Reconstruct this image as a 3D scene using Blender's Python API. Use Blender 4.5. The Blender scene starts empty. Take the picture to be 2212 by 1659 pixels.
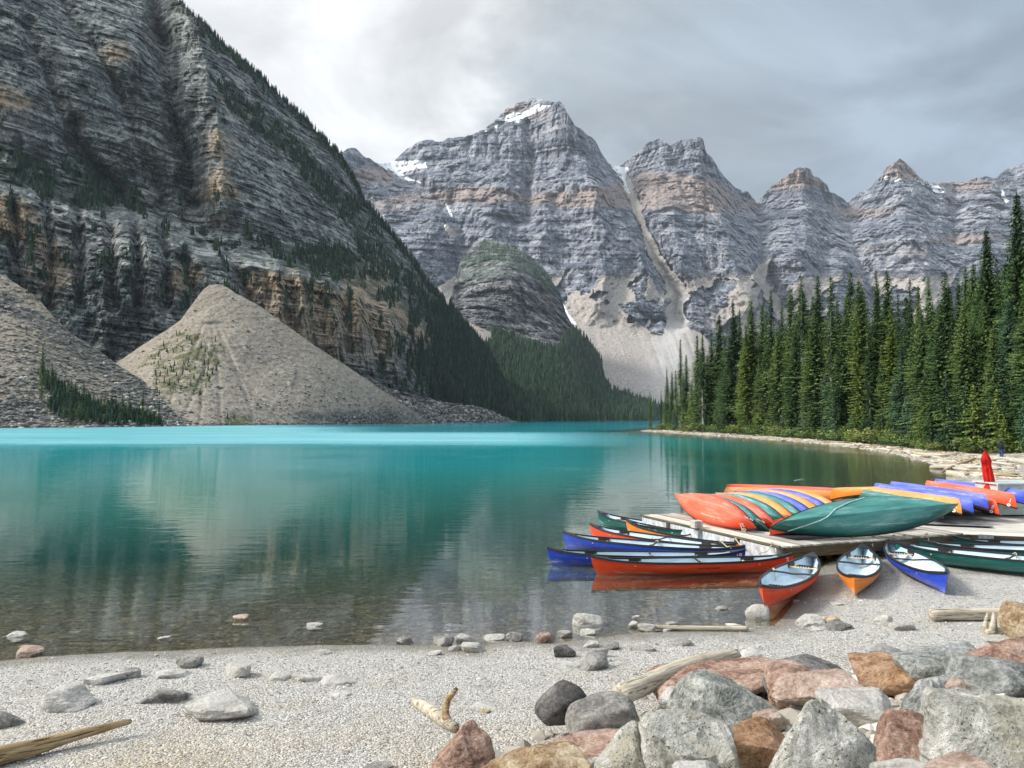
import bpy, bmesh, math, random
import numpy as np
from mathutils import Vector, Matrix, Quaternion

# ------------------------------------------------------------------ camera, sky, sun, exposure
scene = bpy.context.scene
COL = scene.collection
CAM_H = 3.6
PITCH = math.atan((905 - 829.5) / 1661.0)
cam_d = bpy.data.cameras.new("camera")
cam = bpy.data.objects.new("camera", cam_d)
COL.objects.link(cam)
cam.location = (0, 0, CAM_H)
cam.rotation_euler = (math.pi / 2 + PITCH, 0, 0)
cam_d.sensor_width = 36.0
cam_d.lens = 36.0 * 769.0 / 1024.0
cam_d.clip_start = 0.1
cam_d.clip_end = 30000
scene.camera = cam

SUN_AZ = math.radians(-88)      # to the left of the view direction
SUN_EL = math.radians(40)

world = bpy.data.worlds.new("World")
scene.world = world
world.use_nodes = True

sun_d = bpy.data.lights.new("sun", 'SUN')
sun_d.energy = 4.2
sun_d.angle = math.radians(14)
sun_d.color = (1.0, 0.95, 0.87)
sun = bpy.data.objects.new("sun", sun_d)
COL.objects.link(sun)
sdir = Vector((math.sin(SUN_AZ) * math.cos(SUN_EL), math.cos(SUN_AZ) * math.cos(SUN_EL), math.sin(SUN_EL)))
sun.rotation_euler = sdir.to_track_quat('Z', 'Y').to_euler()
sun.location = (-50, 20, 60)

scene.view_settings.view_transform = 'Standard'
scene.view_settings.look = 'None'
scene.view_settings.gamma = 1.0
scene.view_settings.exposure = 0.22
scene.view_settings.use_curve_mapping = False
scene.render.engine = 'CYCLES'
scene.cycles.use_denoising = True
scene.cycles.max_bounces = 6
scene.cycles.diffuse_bounces = 2
scene.cycles.glossy_bounces = 3
scene.cycles.transparent_max_bounces = 8
scene.cycles.transmission_bounces = 4
scene.cycles.volume_bounces = 0
scene.cycles.use_adaptive_sampling = True
scene.cycles.adaptive_threshold = 0.02
scene.cycles.caustics_reflective = False
scene.cycles.caustics_refractive = False

# ------------------------------------------------------------------ node helper
class NT:
    def __init__(self, tree):
        self.t = tree
        self.n = tree.nodes
        self.l = tree.links
    def node(self, typ, **kw):
        nd = self.n.new(typ)
        for k, v in kw.items():
            setattr(nd, k, v)
        return nd
    def plug(self, sock, val):
        if isinstance(val, bpy.types.NodeSocket):
            self.l.new(val, sock)
        elif val is not None:
            if sock.type == 'RGBA' and not hasattr(val, '__len__'):
                val = (val, val, val, 1)
            if sock.type == 'RGBA' and len(val) == 3:
                val = (*val, 1)
            sock.default_value = val
    def attr(self, name):
        nd = self.node('ShaderNodeAttribute', attribute_name=name)
        return nd.outputs['Fac']
    def attrc(self, name):
        nd = self.node('ShaderNodeAttribute', attribute_name=name)
        return nd.outputs['Color']
    def geo(self, out='Position'):
        return self.node('ShaderNodeNewGeometry').outputs[out]
    def tc(self, out='Object'):
        return self.node('ShaderNodeTexCoord').outputs[out]
    def math(self, op, a, b=None, c=None, clamp=False):
        nd = self.node('ShaderNodeMath', operation=op, use_clamp=clamp)
        self.plug(nd.inputs[0], a)
        if b is not None: self.plug(nd.inputs[1], b)
        if c is not None: self.plug(nd.inputs[2], c)
        return nd.outputs[0]
    def vmul(self, v, s):
        nd = self.node('ShaderNodeVectorMath', operation='MULTIPLY')
        self.plug(nd.inputs[0], v); self.plug(nd.inputs[1], s)
        return nd.outputs[0]
    def vadd(self, v, s):
        nd = self.node('ShaderNodeVectorMath', operation='ADD')
        self.plug(nd.inputs[0], v); self.plug(nd.inputs[1], s)
        return nd.outputs[0]
    def sep(self, v):
        nd = self.node('ShaderNodeSeparateXYZ'); self.plug(nd.inputs[0], v)
        return nd.outputs
    def comb(self, x, y, z):
        nd = self.node('ShaderNodeCombineXYZ')
        self.plug(nd.inputs[0], x); self.plug(nd.inputs[1], y); self.plug(nd.inputs[2], z)
        return nd.outputs[0]
    def noise(self, vec, scale=1.0, detail=4, rough=0.55, dist=0.0, out='Fac'):
        nd = self.node('ShaderNodeTexNoise')
        self.plug(nd.inputs['Vector'], vec)
        nd.inputs['Scale'].default_value = scale
        nd.inputs['Detail'].default_value = detail
        nd.inputs['Roughness'].default_value = rough
        nd.inputs['Distortion'].default_value = dist
        return nd.outputs[out]
    def vor(self, vec, scale=1.0, feature='F1', out='Distance', rnd=1.0):
        nd = self.node('ShaderNodeTexVoronoi', feature=feature)
        self.plug(nd.inputs['Vector'], vec)
        nd.inputs['Scale'].default_value = scale
        nd.inputs['Randomness'].default_value = rnd
        return nd.outputs[out]
    def ramp(self, fac, stops, interp='LINEAR'):
        nd = self.node('ShaderNodeValToRGB')
        self.plug(nd.inputs[0], fac)
        cr = nd.color_ramp
        cr.interpolation = interp
        while len(cr.elements) > 1:
            cr.elements.remove(cr.elements[-1])
        cr.elements[0].position = stops[0][0]
        c = stops[0][1]
        if not hasattr(c, '__len__'): c = (c, c, c)
        cr.elements[0].color = (*c[:3], 1)
        for p, c in stops[1:]:
            if not hasattr(c, '__len__'): c = (c, c, c)
            e = cr.elements.new(p)
            e.color = (*c[:3], 1)
        return nd.outputs[0]
    def mix(self, fac, a, b, mode='MIX'):
        nd = self.node('ShaderNodeMix', data_type='RGBA', blend_type=mode)
        nd.clamp_factor = True
        self.plug(nd.inputs[0], fac); self.plug(nd.inputs[6], a); self.plug(nd.inputs[7], b)
        return nd.outputs[2]
    def smooth(self, v, lo, hi):
        nd = self.node('ShaderNodeMapRange', interpolation_type='SMOOTHSTEP')
        self.plug(nd.inputs[0], v)
        nd.inputs[1].default_value = lo; nd.inputs[2].default_value = hi
        return nd.outputs[0]
    def bump(self, h, strength=0.5, dist=0.1, normal=None):
        nd = self.node('ShaderNodeBump')
        self.plug(nd.inputs['Height'], h)
        nd.inputs['Strength'].default_value = strength
        nd.inputs['Distance'].default_value = dist
        if normal is not None: self.plug(nd.inputs['Normal'], normal)
        return nd.outputs[0]

def new_mat(name):
    m = bpy.data.materials.new(name)
    m.use_nodes = True
    t = NT(m.node_tree)
    b = m.node_tree.nodes['Principled BSDF']
    return m, t, b

# ------------------------------------------------------------------ sky: overcast, bright to the left, slate blue to the right
def build_world():
    t = NT(world.node_tree)
    t.n.clear()
    out = t.node('ShaderNodeOutputWorld')
    bg = t.node('ShaderNodeBackground')
    g = t.tc('Generated')
    s = t.sep(g)
    x, y, z = s[0], s[1], s[2]
    # clouds laid out on a flat ceiling seen from below
    zz = t.math('MAXIMUM', z, 0.0)
    den = t.math('ADD', zz, 0.22)
    cx = t.math('DIVIDE', x, den)
    cy = t.math('DIVIDE', y, den)
    v = t.comb(cx, cy, 0.3)
    n1 = t.noise(t.vadd(v, (3.1, 1.7, 0)), 0.75, 5, 0.55, 0.6)
    n2 = t.noise(t.vmul(t.vadd(v, (9.2, 4.0, 0)), (1.0, 1.6, 1)), 1.9, 6, 0.6, 0.4)
    c = t.math('ADD', t.math('MULTIPLY', n1, 0.65), t.math('MULTIPLY', n2, 0.35))
    # broad brightening towards the veiled sun
    az = t.math('ADD', t.math('MULTIPLY', x, -1.0), t.math('MULTIPLY', zz, -0.05))
    side = t.math('ADD', az, t.math('MULTIPLY', t.math('SUBTRACT', c, 0.5), 1.1))
    col = t.ramp(t.math('ADD', t.math('MULTIPLY', side, 0.5), 0.5),
                 [(0.0, (0.28, 0.365, 0.475)), (0.24, (0.315, 0.39, 0.48)), (0.36, (0.38, 0.445, 0.51)),
                  (0.43, (0.47, 0.52, 0.56)), (0.48, (0.64, 0.67, 0.69)), (0.51, (0.80, 0.81, 0.815)), (1.0, (0.90, 0.905, 0.905))])
    n5 = t.noise(t.vmul(t.vadd(v, (2.0, 8.0, 0)), (1.0, 1.25, 1)), 1.7, 7, 0.56, 0.5)
    puff = t.mix(t.smooth(side, 0.75, 0.05), (1, 1, 1), t.ramp(n5, [(0.40, 0.76), (0.5, 0.97), (0.60, 1.20)]))
    col = t.mix(1.0, col, puff, 'MULTIPLY')
    # an overcast sky is brighter towards the zenith
    up = t.ramp(z, [(0.0, 1.0), (0.45, 1.0), (0.75, 1.6), (1.0, 2.1)])
    col = t.mix(1.0, col, up, 'MULTIPLY')
    sky = t.node('ShaderNodeTexSky', sky_type='NISHITA')
    sky.sun_disc = False
    sky.sun_elevation = SUN_EL
    sky.sun_rotation = SUN_AZ
    nis = t.vmul(sky.outputs[0], (0.06, 0.06, 0.06))
    tot = t.mix(0.06, col, nis, 'ADD')
    t.plug(bg.inputs[0], tot)
    bg.inputs[1].default_value = 1.0
    t.l.new(bg.outputs[0], out.inputs[0])
build_world()

# ------------------------------------------------------------------ picture <-> place (2212-wide measuring grid, real distances)
FQ = 1661.0
CP, SP = math.cos(PITCH), math.sin(PITCH)
def ray(qx, qy):
    x = (qx - 1106.0) / FQ
    z = -(qy - 829.5) / FQ
    return x, CP - SP * z, SP + CP * z          # works on arrays too
def at_z(qx, qy, z=0.0):
    dx, dy, dz = ray(qx, qy)
    k = (z - CAM_H) / dz
    return Vector((dx * k, dy * k, z))
def at_y(qx, qy, Y):
    dx, dy, dz = ray(qx, qy)
    k = Y / dy
    return Vector((dx * k, Y, CAM_H + dz * k))
def project(x, y, z):
    zz = z - CAM_H
    cy = y * CP + zz * SP
    cz = -y * SP + zz * CP
    return 1106.0 + FQ * x / cy, 829.5 - FQ * cz / cy

# ------------------------------------------------------------------ numpy noise
def _h(ix, iy, iz, seed):
    n = (ix.astype(np.int64) * 374761393 + iy.astype(np.int64) * 668265263 + iz.astype(np.int64) * 2147483647 + seed * 974711) & 0xffffffff
    n = (n ^ (n >> 13)) * 1274126177 & 0xffffffff
    n = (n ^ (n >> 16)) * 2246822519 & 0xffffffff
    return ((n ^ (n >> 15)) & 0xffffff).astype(np.float64) / 16777215.0
def vnoise(x, y, z, seed=0):
    x, y, z = np.broadcast_arrays(x, y, z)
    xf, yf, zf = np.floor(x), np.floor(y), np.floor(z)
    fx, fy, fz = x - xf, y - yf, z - zf
    fx = fx * fx * (3 - 2 * fx); fy = fy * fy * (3 - 2 * fy); fz = fz * fz * (3 - 2 * fz)
    r = 0.0
    for a in (0, 1):
        for b in (0, 1):
            for c in (0, 1):
                w = (fx if a else 1 - fx) * (fy if b else 1 - fy) * (fz if c else 1 - fz)
                r = r + w * _h(xf + a, yf + b, zf + c, seed)
    return r * 2 - 1
def fbm(x, y, z, octv=4, seed=0, gain=0.5, lac=2.03):
    a, s, tot = 1.0, 0.0, 0.0
    for i in range(octv):
        s = s + a * vnoise(x, y, z, seed + i * 17)
        tot += a
        a *= gain
        x = x * lac + 11.3; y = y * lac + 5.1; z = z * lac + 7.7
    return s / tot
def ridged(x, y, z, octv=4, seed=0, gain=0.5):
    a, s, tot = 1.0, 0.0, 0.0
    for i in range(octv):
        s = s + a * (1 - 2 * np.abs(vnoise(x, y, z, seed + i * 17)))
        tot += a
        a *= gain
        x = x * 2.03 + 3.3; y = y * 2.03 + 9.1; z = z * 2.03 + 1.7
    return s / tot
def sstep(v, lo, hi):
    t = np.clip((v - lo) / (hi - lo), 0, 1)
    return t * t * (3 - 2 * t)
def inpoly(px, py, poly):
    px = np.asarray(px, float); py = np.asarray(py, float)
    r = np.zeros(px.shape, bool)
    n = len(poly)
    for i in range(n):
        x1, y1 = poly[i]; x2, y2 = poly[(i + 1) % n]
        if y1 == y2: continue
        c = ((y1 > py) != (y2 > py)) & (px < (x2 - x1) * (py - y1) / (y2 - y1) + x1)
        r ^= c
    return r
def dline(px, py, line):
    """distance to a polyline and signed side (positive = right of its direction)"""
    best = np.full(np.shape(px), 1e9); side = np.zeros(np.shape(px))
    for (x1, y1), (x2, y2) in zip(line[:-1], line[1:]):
        vx, vy = x2 - x1, y2 - y1
        L = vx * vx + vy * vy + 1e-9
        t = np.clip(((px - x1) * vx + (py - y1) * vy) / L, 0, 1)
        dx, dy = px - x1 - t * vx, py - y1 - t * vy
        d = np.sqrt(dx * dx + dy * dy)
        s = np.sign(vx * (py - y1) - vy * (px - x1))
        m = d < best
        best = np.where(m, d, best); side = np.where(m, s, side)
    return best, side
def tps(ctrl):
    P = np.array([(c[0], c[1]) for c in ctrl], float) / 500.0
    v = np.array([math.log(c[2]) for c in ctrl])
    n = len(P)
    r2 = ((P[:, None] - P[None]) ** 2).sum(-1)
    K = r2 * np.log(r2 + 1e-12) * 0.5 + np.eye(n) * 1e-3
    A = np.zeros((n + 3, n + 3))
    A[:n, :n] = K; A[:n, n] = 1; A[:n, n + 1:] = P
    A[n, :n] = 1; A[n + 1:, :n] = P.T
    w = np.linalg.solve(A, np.concatenate([v, np.zeros(3)]))
    def f(qx, qy):
        x = np.asarray(qx, float) / 500.0; y = np.asarray(qy, float) / 500.0
        out = w[n] + w[n + 1] * x + w[n + 2] * y
        for i in range(n):
            r2 = (x - P[i, 0]) ** 2 + (y - P[i, 1]) ** 2
            out = out + w[i] * r2 * np.log(r2 + 1e-12) * 0.5
        return np.exp(out)
    return f

# ------------------------------------------------------------------ lettering, turned into meshes while the scene is still empty
def text_mesh(txt, size, name):
    cu = bpy.data.curves.new(name, 'FONT'); cu.body = txt; cu.size = size; cu.extrude = 0.002; cu.offset = 0.004 * (size > 0.1)
    cu.align_x = 'CENTER'; cu.align_y = 'CENTER'; cu.resolution_u = 3
    tmp = bpy.data.objects.new("tmp", cu); COL.objects.link(tmp)
    me = bpy.data.meshes.new_from_object(tmp.evaluated_get(bpy.context.evaluated_depsgraph_get()))
    bpy.data.objects.remove(tmp)
    me.name = name; me.materials.clear()
    return me
TEXTS = {(s, z): text_mesh(s, z, "number_mark") for s, z in (("3", .20), ("NOVA CRAFT CANOE", .052), ("19", .17), ("31", .17), ("5", .17), ("10", .16), ("8", .16), ("1", .16))}

def blocks(s, u, hs, wu, seed, wob=0.0):
    """broken rock: one random value per block of a bedded, jointed wall"""
    a = s / hs + 0.35 * vnoise(s * 0 + 3, u / (wu * 6), s / (hs * 7), seed + 1) + wob
    la = np.floor(a)
    z0 = np.zeros_like(la)
    b = u / wu * (0.6 + 0.9 * _h(la, z0, z0, seed + 2)) + 17 * _h(la, z0, z0, seed + 3) + 0.3 * vnoise(s / hs, u / wu, s * 0, seed + 4)
    lb = np.floor(b)
    return _h(la, lb, z0, seed) * 2 - 1

# ------------------------------------------------------------------ mesh helpers
def mesh_np(name, V, faces, mat=None, smooth=False, attrs=None):
    """V (n,3); faces (m,3) or (m,4) int array"""
    me = bpy.data.meshes.new(name)
    V = np.asarray(V, np.float32); faces = np.asarray(faces, np.int32)
    k = faces.shape[1]
    me.vertices.add(len(V)); me.vertices.foreach_set("co", V.ravel())
    me.loops.add(faces.size); me.loops.foreach_set("vertex_index", faces.ravel())
    me.polygons.add(len(faces))
    me.polygons.foreach_set("loop_start", np.arange(0, faces.size, k, dtype=np.int32))
    me.polygons.foreach_set("loop_total", np.full(len(faces), k, np.int32))
    me.polygons.foreach_set("use_smooth", np.full(len(faces), smooth, bool))
    if attrs:
        for an, av in attrs.items():
            av = np.asarray(av, np.float32)
            if av.ndim == 1:
                a = me.attributes.new(an, 'FLOAT', 'POINT'); a.data.foreach_set("value", av)
            else:
                a = me.attributes.new(an, 'FLOAT_COLOR', 'POINT')
                a.data.foreach_set("color", np.concatenate([av, np.ones((len(av), 1), np.float32)], 1).ravel())
    me.update(calc_edges=True)
    me.validate()
    if mat: me.materials.append(mat)
    return me
def link(name, data, parent=None):
    o = bpy.data.objects.new(name, data)
    COL.objects.link(o)
    if parent is not None: o.parent = parent
    return o
def tag(o, label=None, cat=None, group=None, kind=None):
    if label: o['label'] = label
    if cat: o['category'] = cat
    if group: o['group'] = group
    if kind: o['kind'] = kind
    return o
def empty(name, loc=(0, 0, 0), rz=0.0, scale=1.0):
    o = bpy.data.objects.new(name, None)
    COL.objects.link(o)
    o.location = loc; o.rotation_euler = (0, 0, rz)
    if scale != 1.0: o.scale = (scale,) * 3
    o.empty_display_size = 0.2
    return o
def grid_faces(nr, nc, wrap=False):
    i = np.arange(nr - 1)[:, None]; j = np.arange(nc if wrap else nc - 1)[None]
    a = i * nc + j; b = i * nc + (j + 1) % nc
    return np.stack([a, b, b + nc, a + nc], -1).reshape(-1, 4)
class MB:
    """collects simple shapes, built as one mesh"""
    def __init__(self): self.v = []; self.f = []
    def add(self, vs, fs):
        o = len(self.v); self.v += [tuple(p) for p in vs]; self.f += [tuple(i + o for i in f) for f in fs]
    def box(self, c, s, rot=None):
        c = Vector(c); R = rot.to_matrix() if rot is not None else Matrix.Identity(3)
        vs = [c + R @ Vector((sx * s[0] / 2, sy * s[1] / 2, sz * s[2] / 2)) for sx in (-1, 1) for sy in (-1, 1) for sz in (-1, 1)]
        self.add(vs, [(0, 1, 3, 2), (4, 6, 7, 5), (0, 4, 5, 1), (2, 3, 7, 6), (0, 2, 6, 4), (1, 5, 7, 3)])
    def tube(self, pts, rad, seg=6, cap=True, flat=1.0):
        pts = [Vector(p) for p in pts]; n = len(pts)
        if not hasattr(rad, '__len__'): rad = [rad] * n
        up = Vector((0, 0, 1)); vs = []
        prev = None
        for i, p in enumerate(pts):
            d = (pts[min(i + 1, n - 1)] - pts[max(i - 1, 0)]).normalized()
            a = d.cross(up if abs(d.z) < 0.95 else Vector((1, 0, 0))).normalized()
            if prev is not None and a.dot(prev) < 0: a = -a
            prev = a
            b = a.cross(d).normalized()
            for k in range(seg):
                t = 2 * math.pi * k / seg
                vs.append(p + (a * math.cos(t) + b * math.sin(t) * flat) * rad[i])
        fs = [(i * seg + k, i * seg + (k + 1) % seg, (i + 1) * seg + (k + 1) % seg, (i + 1) * seg + k) for i in range(n - 1) for k in range(seg)]
        if cap: fs += [tuple(range(seg - 1, -1, -1)), tuple((n - 1) * seg + k for k in range(seg))]
        self.add(vs, fs)
    def build(self, name, mat, parent=None, smooth=False):
        me = bpy.data.meshes.new(name)
        me.from_pydata(self.v, [], self.f); me.update()
        if smooth: me.polygons.foreach_set("use_smooth", [True] * len(me.polygons))
        if mat: me.materials.append(mat)
        return link(name, me, parent)
# ------------------------------------------------------------------ ground height from the lake's outline (plan view)
def W(qx, qy): 
    p = at_z(qx, qy, 0.0); return (p.x, p.y)
near_q = [(0, 1428), (82, 1420), (164, 1415), (260, 1409), (382, 1404), (480, 1399), (549, 1399), (700, 1393), (846, 1392), (940, 1395), (1025, 1400), (1084, 1386), (1203, 1386),
          (1290, 1377), (1370, 1367), (1500, 1362), (1615, 1359), (1668, 1350), (1705, 1315), (1733, 1270), (1760, 1236), (1790, 1213)]
far_q = [(2080, 1060), (2066, 1040), (2058, 1022), (2010, 1000), (1930, 980), (1850, 967), (1780, 959), (1700, 952), (1600, 945), (1500, 939), (1430, 934), (1376, 930.5)]
lake = [(-400, -5), (-120, 3), (-40, 7.5), (-16, 10)] + [W(*p) for p in near_q] + [(9.5, 21.5), (12.5, 25.5), (16, 30), (20, 34.5)] + [W(*p) for p in far_q]
lake += [(46, 248), (62, 290), (80, 330), (125, 430), (190, 700), (290, 1120), (330, 1450), (260, 1520), (180, 1480), (60, 1400), (0, 1180), (-60, 960), (-110, 760),
         (-150, 600), (-175, 500), (-190, 430), (-198, 385), (-204, 335), (-212, 306), (-225, 280), (-300, 240), (-420, 180)]
LAKE = np.array(lake)
def lake_sd(x, y):
    """signed distance: negative over water"""
    x = np.asarray(x, float); y = np.asarray(y, float)
    pl = [tuple(p) for p in LAKE] + [tuple(LAKE[0])]
    d, _ = dline(x, y, pl)
    ins = inpoly(x, y, pl[:-1])
    return np.where(ins, -d, d)
# line where the boulder bank leaves the beach
bank_q = [(560, 1900), (1000, 1640), (1200, 1560), (1420, 1510), (1560, 1462), (1700, 1440), (1850, 1425), (2000, 1392), (2212, 1345), (2500, 1300)]
BANK = [tuple(at_z(a, b, 0.28).xy) for a, b in bank_q]
BANKP = BANK + [(40, 9), (40, -20), (-3.5, -20)]
def ground_z(x, y):
    x = np.asarray(x, float); y = np.asarray(y, float)
    sd = lake_sd(x, y)
    land = 0.26 * (1 - np.exp(-np.maximum(sd, 0) / 4.0)) + 0.03 * np.maximum(sd - 8, 0)
    land = land * (1 - 0.72 * np.exp(-((x - 10.5) ** 2 / 22 + (y - 17.8) ** 2 / 12)))
    land = np.minimum(land, 6.0)
    water = -0.075 * np.abs(sd)
    water = np.where(sd < -14, -1.05 - 0.16 * (np.abs(sd) - 14), water)
    water = np.maximum(water, -14)
    far = sstep(y, 30, 60)
    z = np.where(sd > 0, land, water)
    # right bank: a shelf of driftwood, then a low wooded rise
    z = z + far * np.where((sd > 6) & (x > 0), np.minimum((sd - 6) * 0.05, 3.0), 0)
    db, _ = dline(x, y, BANK)
    ib = inpoly(x, y, BANKP)
    z = z + np.where(ib, np.minimum(db * 0.22, 1.4), 0)
    amp = np.clip(np.abs(sd) * 0.25, 0.15, 1.0)
    z = z + 0.035 * amp * fbm(x * 0.8, y * 0.8, 0 * x, 3, 5) + 0.02 * far * fbm(x * 2, y * 2, 0 * x, 2, 9)
    return z
def gz(x, y): return float(ground_z(np.array([x]), np.array([y]))[0])
def at_ground(qx, qy):
    """where the line of sight meets the ground"""
    dx, dy, dz = ray(qx, qy)
    t = np.concatenate([np.arange(3.0, 40, 0.12), np.arange(40, 300, 1.0)])
    zz = CAM_H + dz * t - ground_z(dx * t, dy * t)
    i = int(np.argmax(zz < 0))
    if zz[i] >= 0: return at_z(qx, qy, 0.0)
    a, b = t[max(i - 1, 0)], t[i]
    za, zb = zz[max(i - 1, 0)], zz[i]
    k = a + (b - a) * za / (za - zb + 1e-9)
    return Vector((dx * k, dy * k, CAM_H + dz * k))

# ------------------------------------------------------------------ ground material
def mat_ground():
    m, t, b = new_mat("gravel_ground")
    p = t.geo()
    z = t.sep(p)[2]
    pv = t.vmul(p, (1, 1, 1))
    cell = t.vor(pv, 42, out='Color')
    cd = t.vor(pv, 42)
    cell2 = t.vor(pv, 75, out='Color')
    n = t.noise(pv, 1.3, 5, 0.6)
    fine = t.noise(pv, 60, 3, 0.7)
    cv = t.sep(cell)[0]
    base = t.ramp(cv, [(0.0, (0.10, 0.095, 0.085)), (0.3, (0.40, 0.385, 0.355)), (0.7, (0.58, 0.56, 0.52)), (1.0, (0.74, 0.72, 0.67))])
    base = t.mix(0.35, base, t.ramp(t.sep(cell2)[1], [(0, (0.30, 0.30, 0.29)), (1, (0.75, 0.74, 0.71))]))
    warm = t.ramp(t.noise(pv, 0.45, 4, 0.6), [(0.42, 0.0), (0.62, 1.0)])
    # sandier, warmer ground towards the bank
    yy = t.sep(p)[1]
    sandy = t.math('MULTIPLY', warm, t.smooth(yy, 10.5, 7.0))
    base = t.mix(t.math('MULTIPLY', sandy, 0.75), base, t.mix(1, base, (1.0, 0.86, 0.66), 'MULTIPLY'))
    # wet edge
    wet = t.smooth(t.math('ADD', z, t.math('MULTIPLY', t.math('SUBTRACT', n, 0.5), 0.09)), 0.055, 0.005)
    # lake bed: larger dark algae-stained stones
    bc = t.vor(t.vadd(pv, t.vmul(t.noise(pv, 3, 2, 0.5, out='Color'), (0.15, 0.15, 0.0))), 7.5, out='Color')
    bd = t.vor(pv, 7.5, 'DISTANCE_TO_EDGE')
    bed = t.ramp(t.sep(bc)[0], [(0.0, (0.026, 0.020, 0.008)), (0.5, (0.165, 0.125, 0.052)), (0.85, (0.32, 0.25, 0.115)), (1.0, (0.62, 0.53, 0.33))])
    bed = t.mix(0.5, bed, t.ramp(t.sep(t.vor(pv, 22, out='Color'))[1], [(0, (0.014, 0.012, 0.007)), (0.6, (0.11, 0.09, 0.045)), (1, (0.32, 0.27, 0.17))]))
    under = t.smooth(z, 0.012, -0.012)
    grime = t.smooth(t.noise(pv, 2.2, 6, 0.7), 0.50, 0.68)
    base = t.mix(t.math('MULTIPLY', grime, 0.35), base, (0.24, 0.215, 0.175))
    col = t.mix(t.math('MULTIPLY', wet, 0.62), base, (0.15, 0.14, 0.11))
    col = t.mix(under, col, bed)
    # forest floor and driftwood shelf on the far bank
    litter = t.ramp(t.noise(t.vmul(p, (0.6, 0.25, 1)), 2.0, 6, 0.7), [(0.35, (0.20, 0.17, 0.13)), (0.5, (0.40, 0.36, 0.30)), (0.66, (0.60, 0.56, 0.49))])
    farland = t.math('MULTIPLY', t.smooth(yy, 34, 42), t.math('SUBTRACT', 1.0, under))
    col = t.mix(farland, col, litter)
    soil = t.ramp(t.noise(p, 0.8, 4, 0.6), [(0.35, (0.035, 0.045, 0.018)), (0.6, (0.09, 0.085, 0.045))])
    col = t.mix(t.math('MULTIPLY', t.smooth(z, 0.65, 1.3), t.smooth(yy, 34, 42)), col, soil)
    silt = t.math('MULTIPLY', t.smooth(t.noise(t.vmul(p, (0.5, 1.3, 1)), 1.0, 5, 0.65), 0.50, 0.66), t.math('SUBTRACT', 1.0, under))
    col = t.mix(t.math('MULTIPLY', silt, 0.30), col, t.mix(1.0, col, (0.86, 0.74, 0.58), 'MULTIPLY'))
    t.plug(b.inputs['Base Color'], col)
    rough = t.mix(wet, (0.9, 0.9, 0.9), (0.45, 0.45, 0.45))
    t.plug(b.inputs['Roughness'], rough)
    b.inputs['Specular IOR Level'].default_value = 0.3
    h = t.math('ADD', t.math('MULTIPLY', t.math('SUBTRACT', 1.0, cd), 0.6), t.math('MULTIPLY', fine, 0.3))
    h2 = t.math('MULTIPLY', bd, 2.5)
    hh = t.mix(under, h, h2)
    t.plug(b.inputs['Normal'], t.bump(hh, 0.9, 0.05))
    return m
M_GROUND = mat_ground()

def build_ground():
    ths = np.linspace(math.radians(-75), math.radians(75), 561)
    rs = np.concatenate([np.linspace(0.5, 5, 24)[:-1], 5 * (1.0105 ** np.arange(0, 310)), np.geomspace(131, 9000, 90)[1:]])
    rs = np.unique(np.round(rs, 4))
    T, R = np.meshgrid(ths, rs)
    X, Y = R * np.sin(T), R * np.cos(T) 
    Z = ground_z(X.ravel(), Y.ravel()).reshape(X.shape)
    Z = np.where(R > 2000, np.minimum(Z, 1.0), Z)
    V = np.stack([X, Y, Z], -1).reshape(-1, 3)
    me = mesh_np("ground", V, grid_faces(*X.shape)[:, ::-1], M_GROUND, True)
    o = link("ground", me)
    tag(o, "pale gravel beach running down into the lake bed", kind='structure')
    # behind the camera: same ground carried on
    ths = np.linspace(math.radians(75), math.radians(285), 80)
    rs = np.geomspace(0.5, 9000, 60)
    T, R = np.meshgrid(ths, rs)
    X, Y = R * np.sin(T), R * np.cos(T)
    Z = np.minimum(ground_z(X.ravel(), Y.ravel()).reshape(X.shape), 4)
    me = mesh_np("ground", np.stack([X, Y, Z], -1).reshape(-1, 3), grid_faces(*X.shape)[:, ::-1], M_GROUND, True)
    o = link("ground", me); tag(o, kind='structure')
build_ground()

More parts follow.
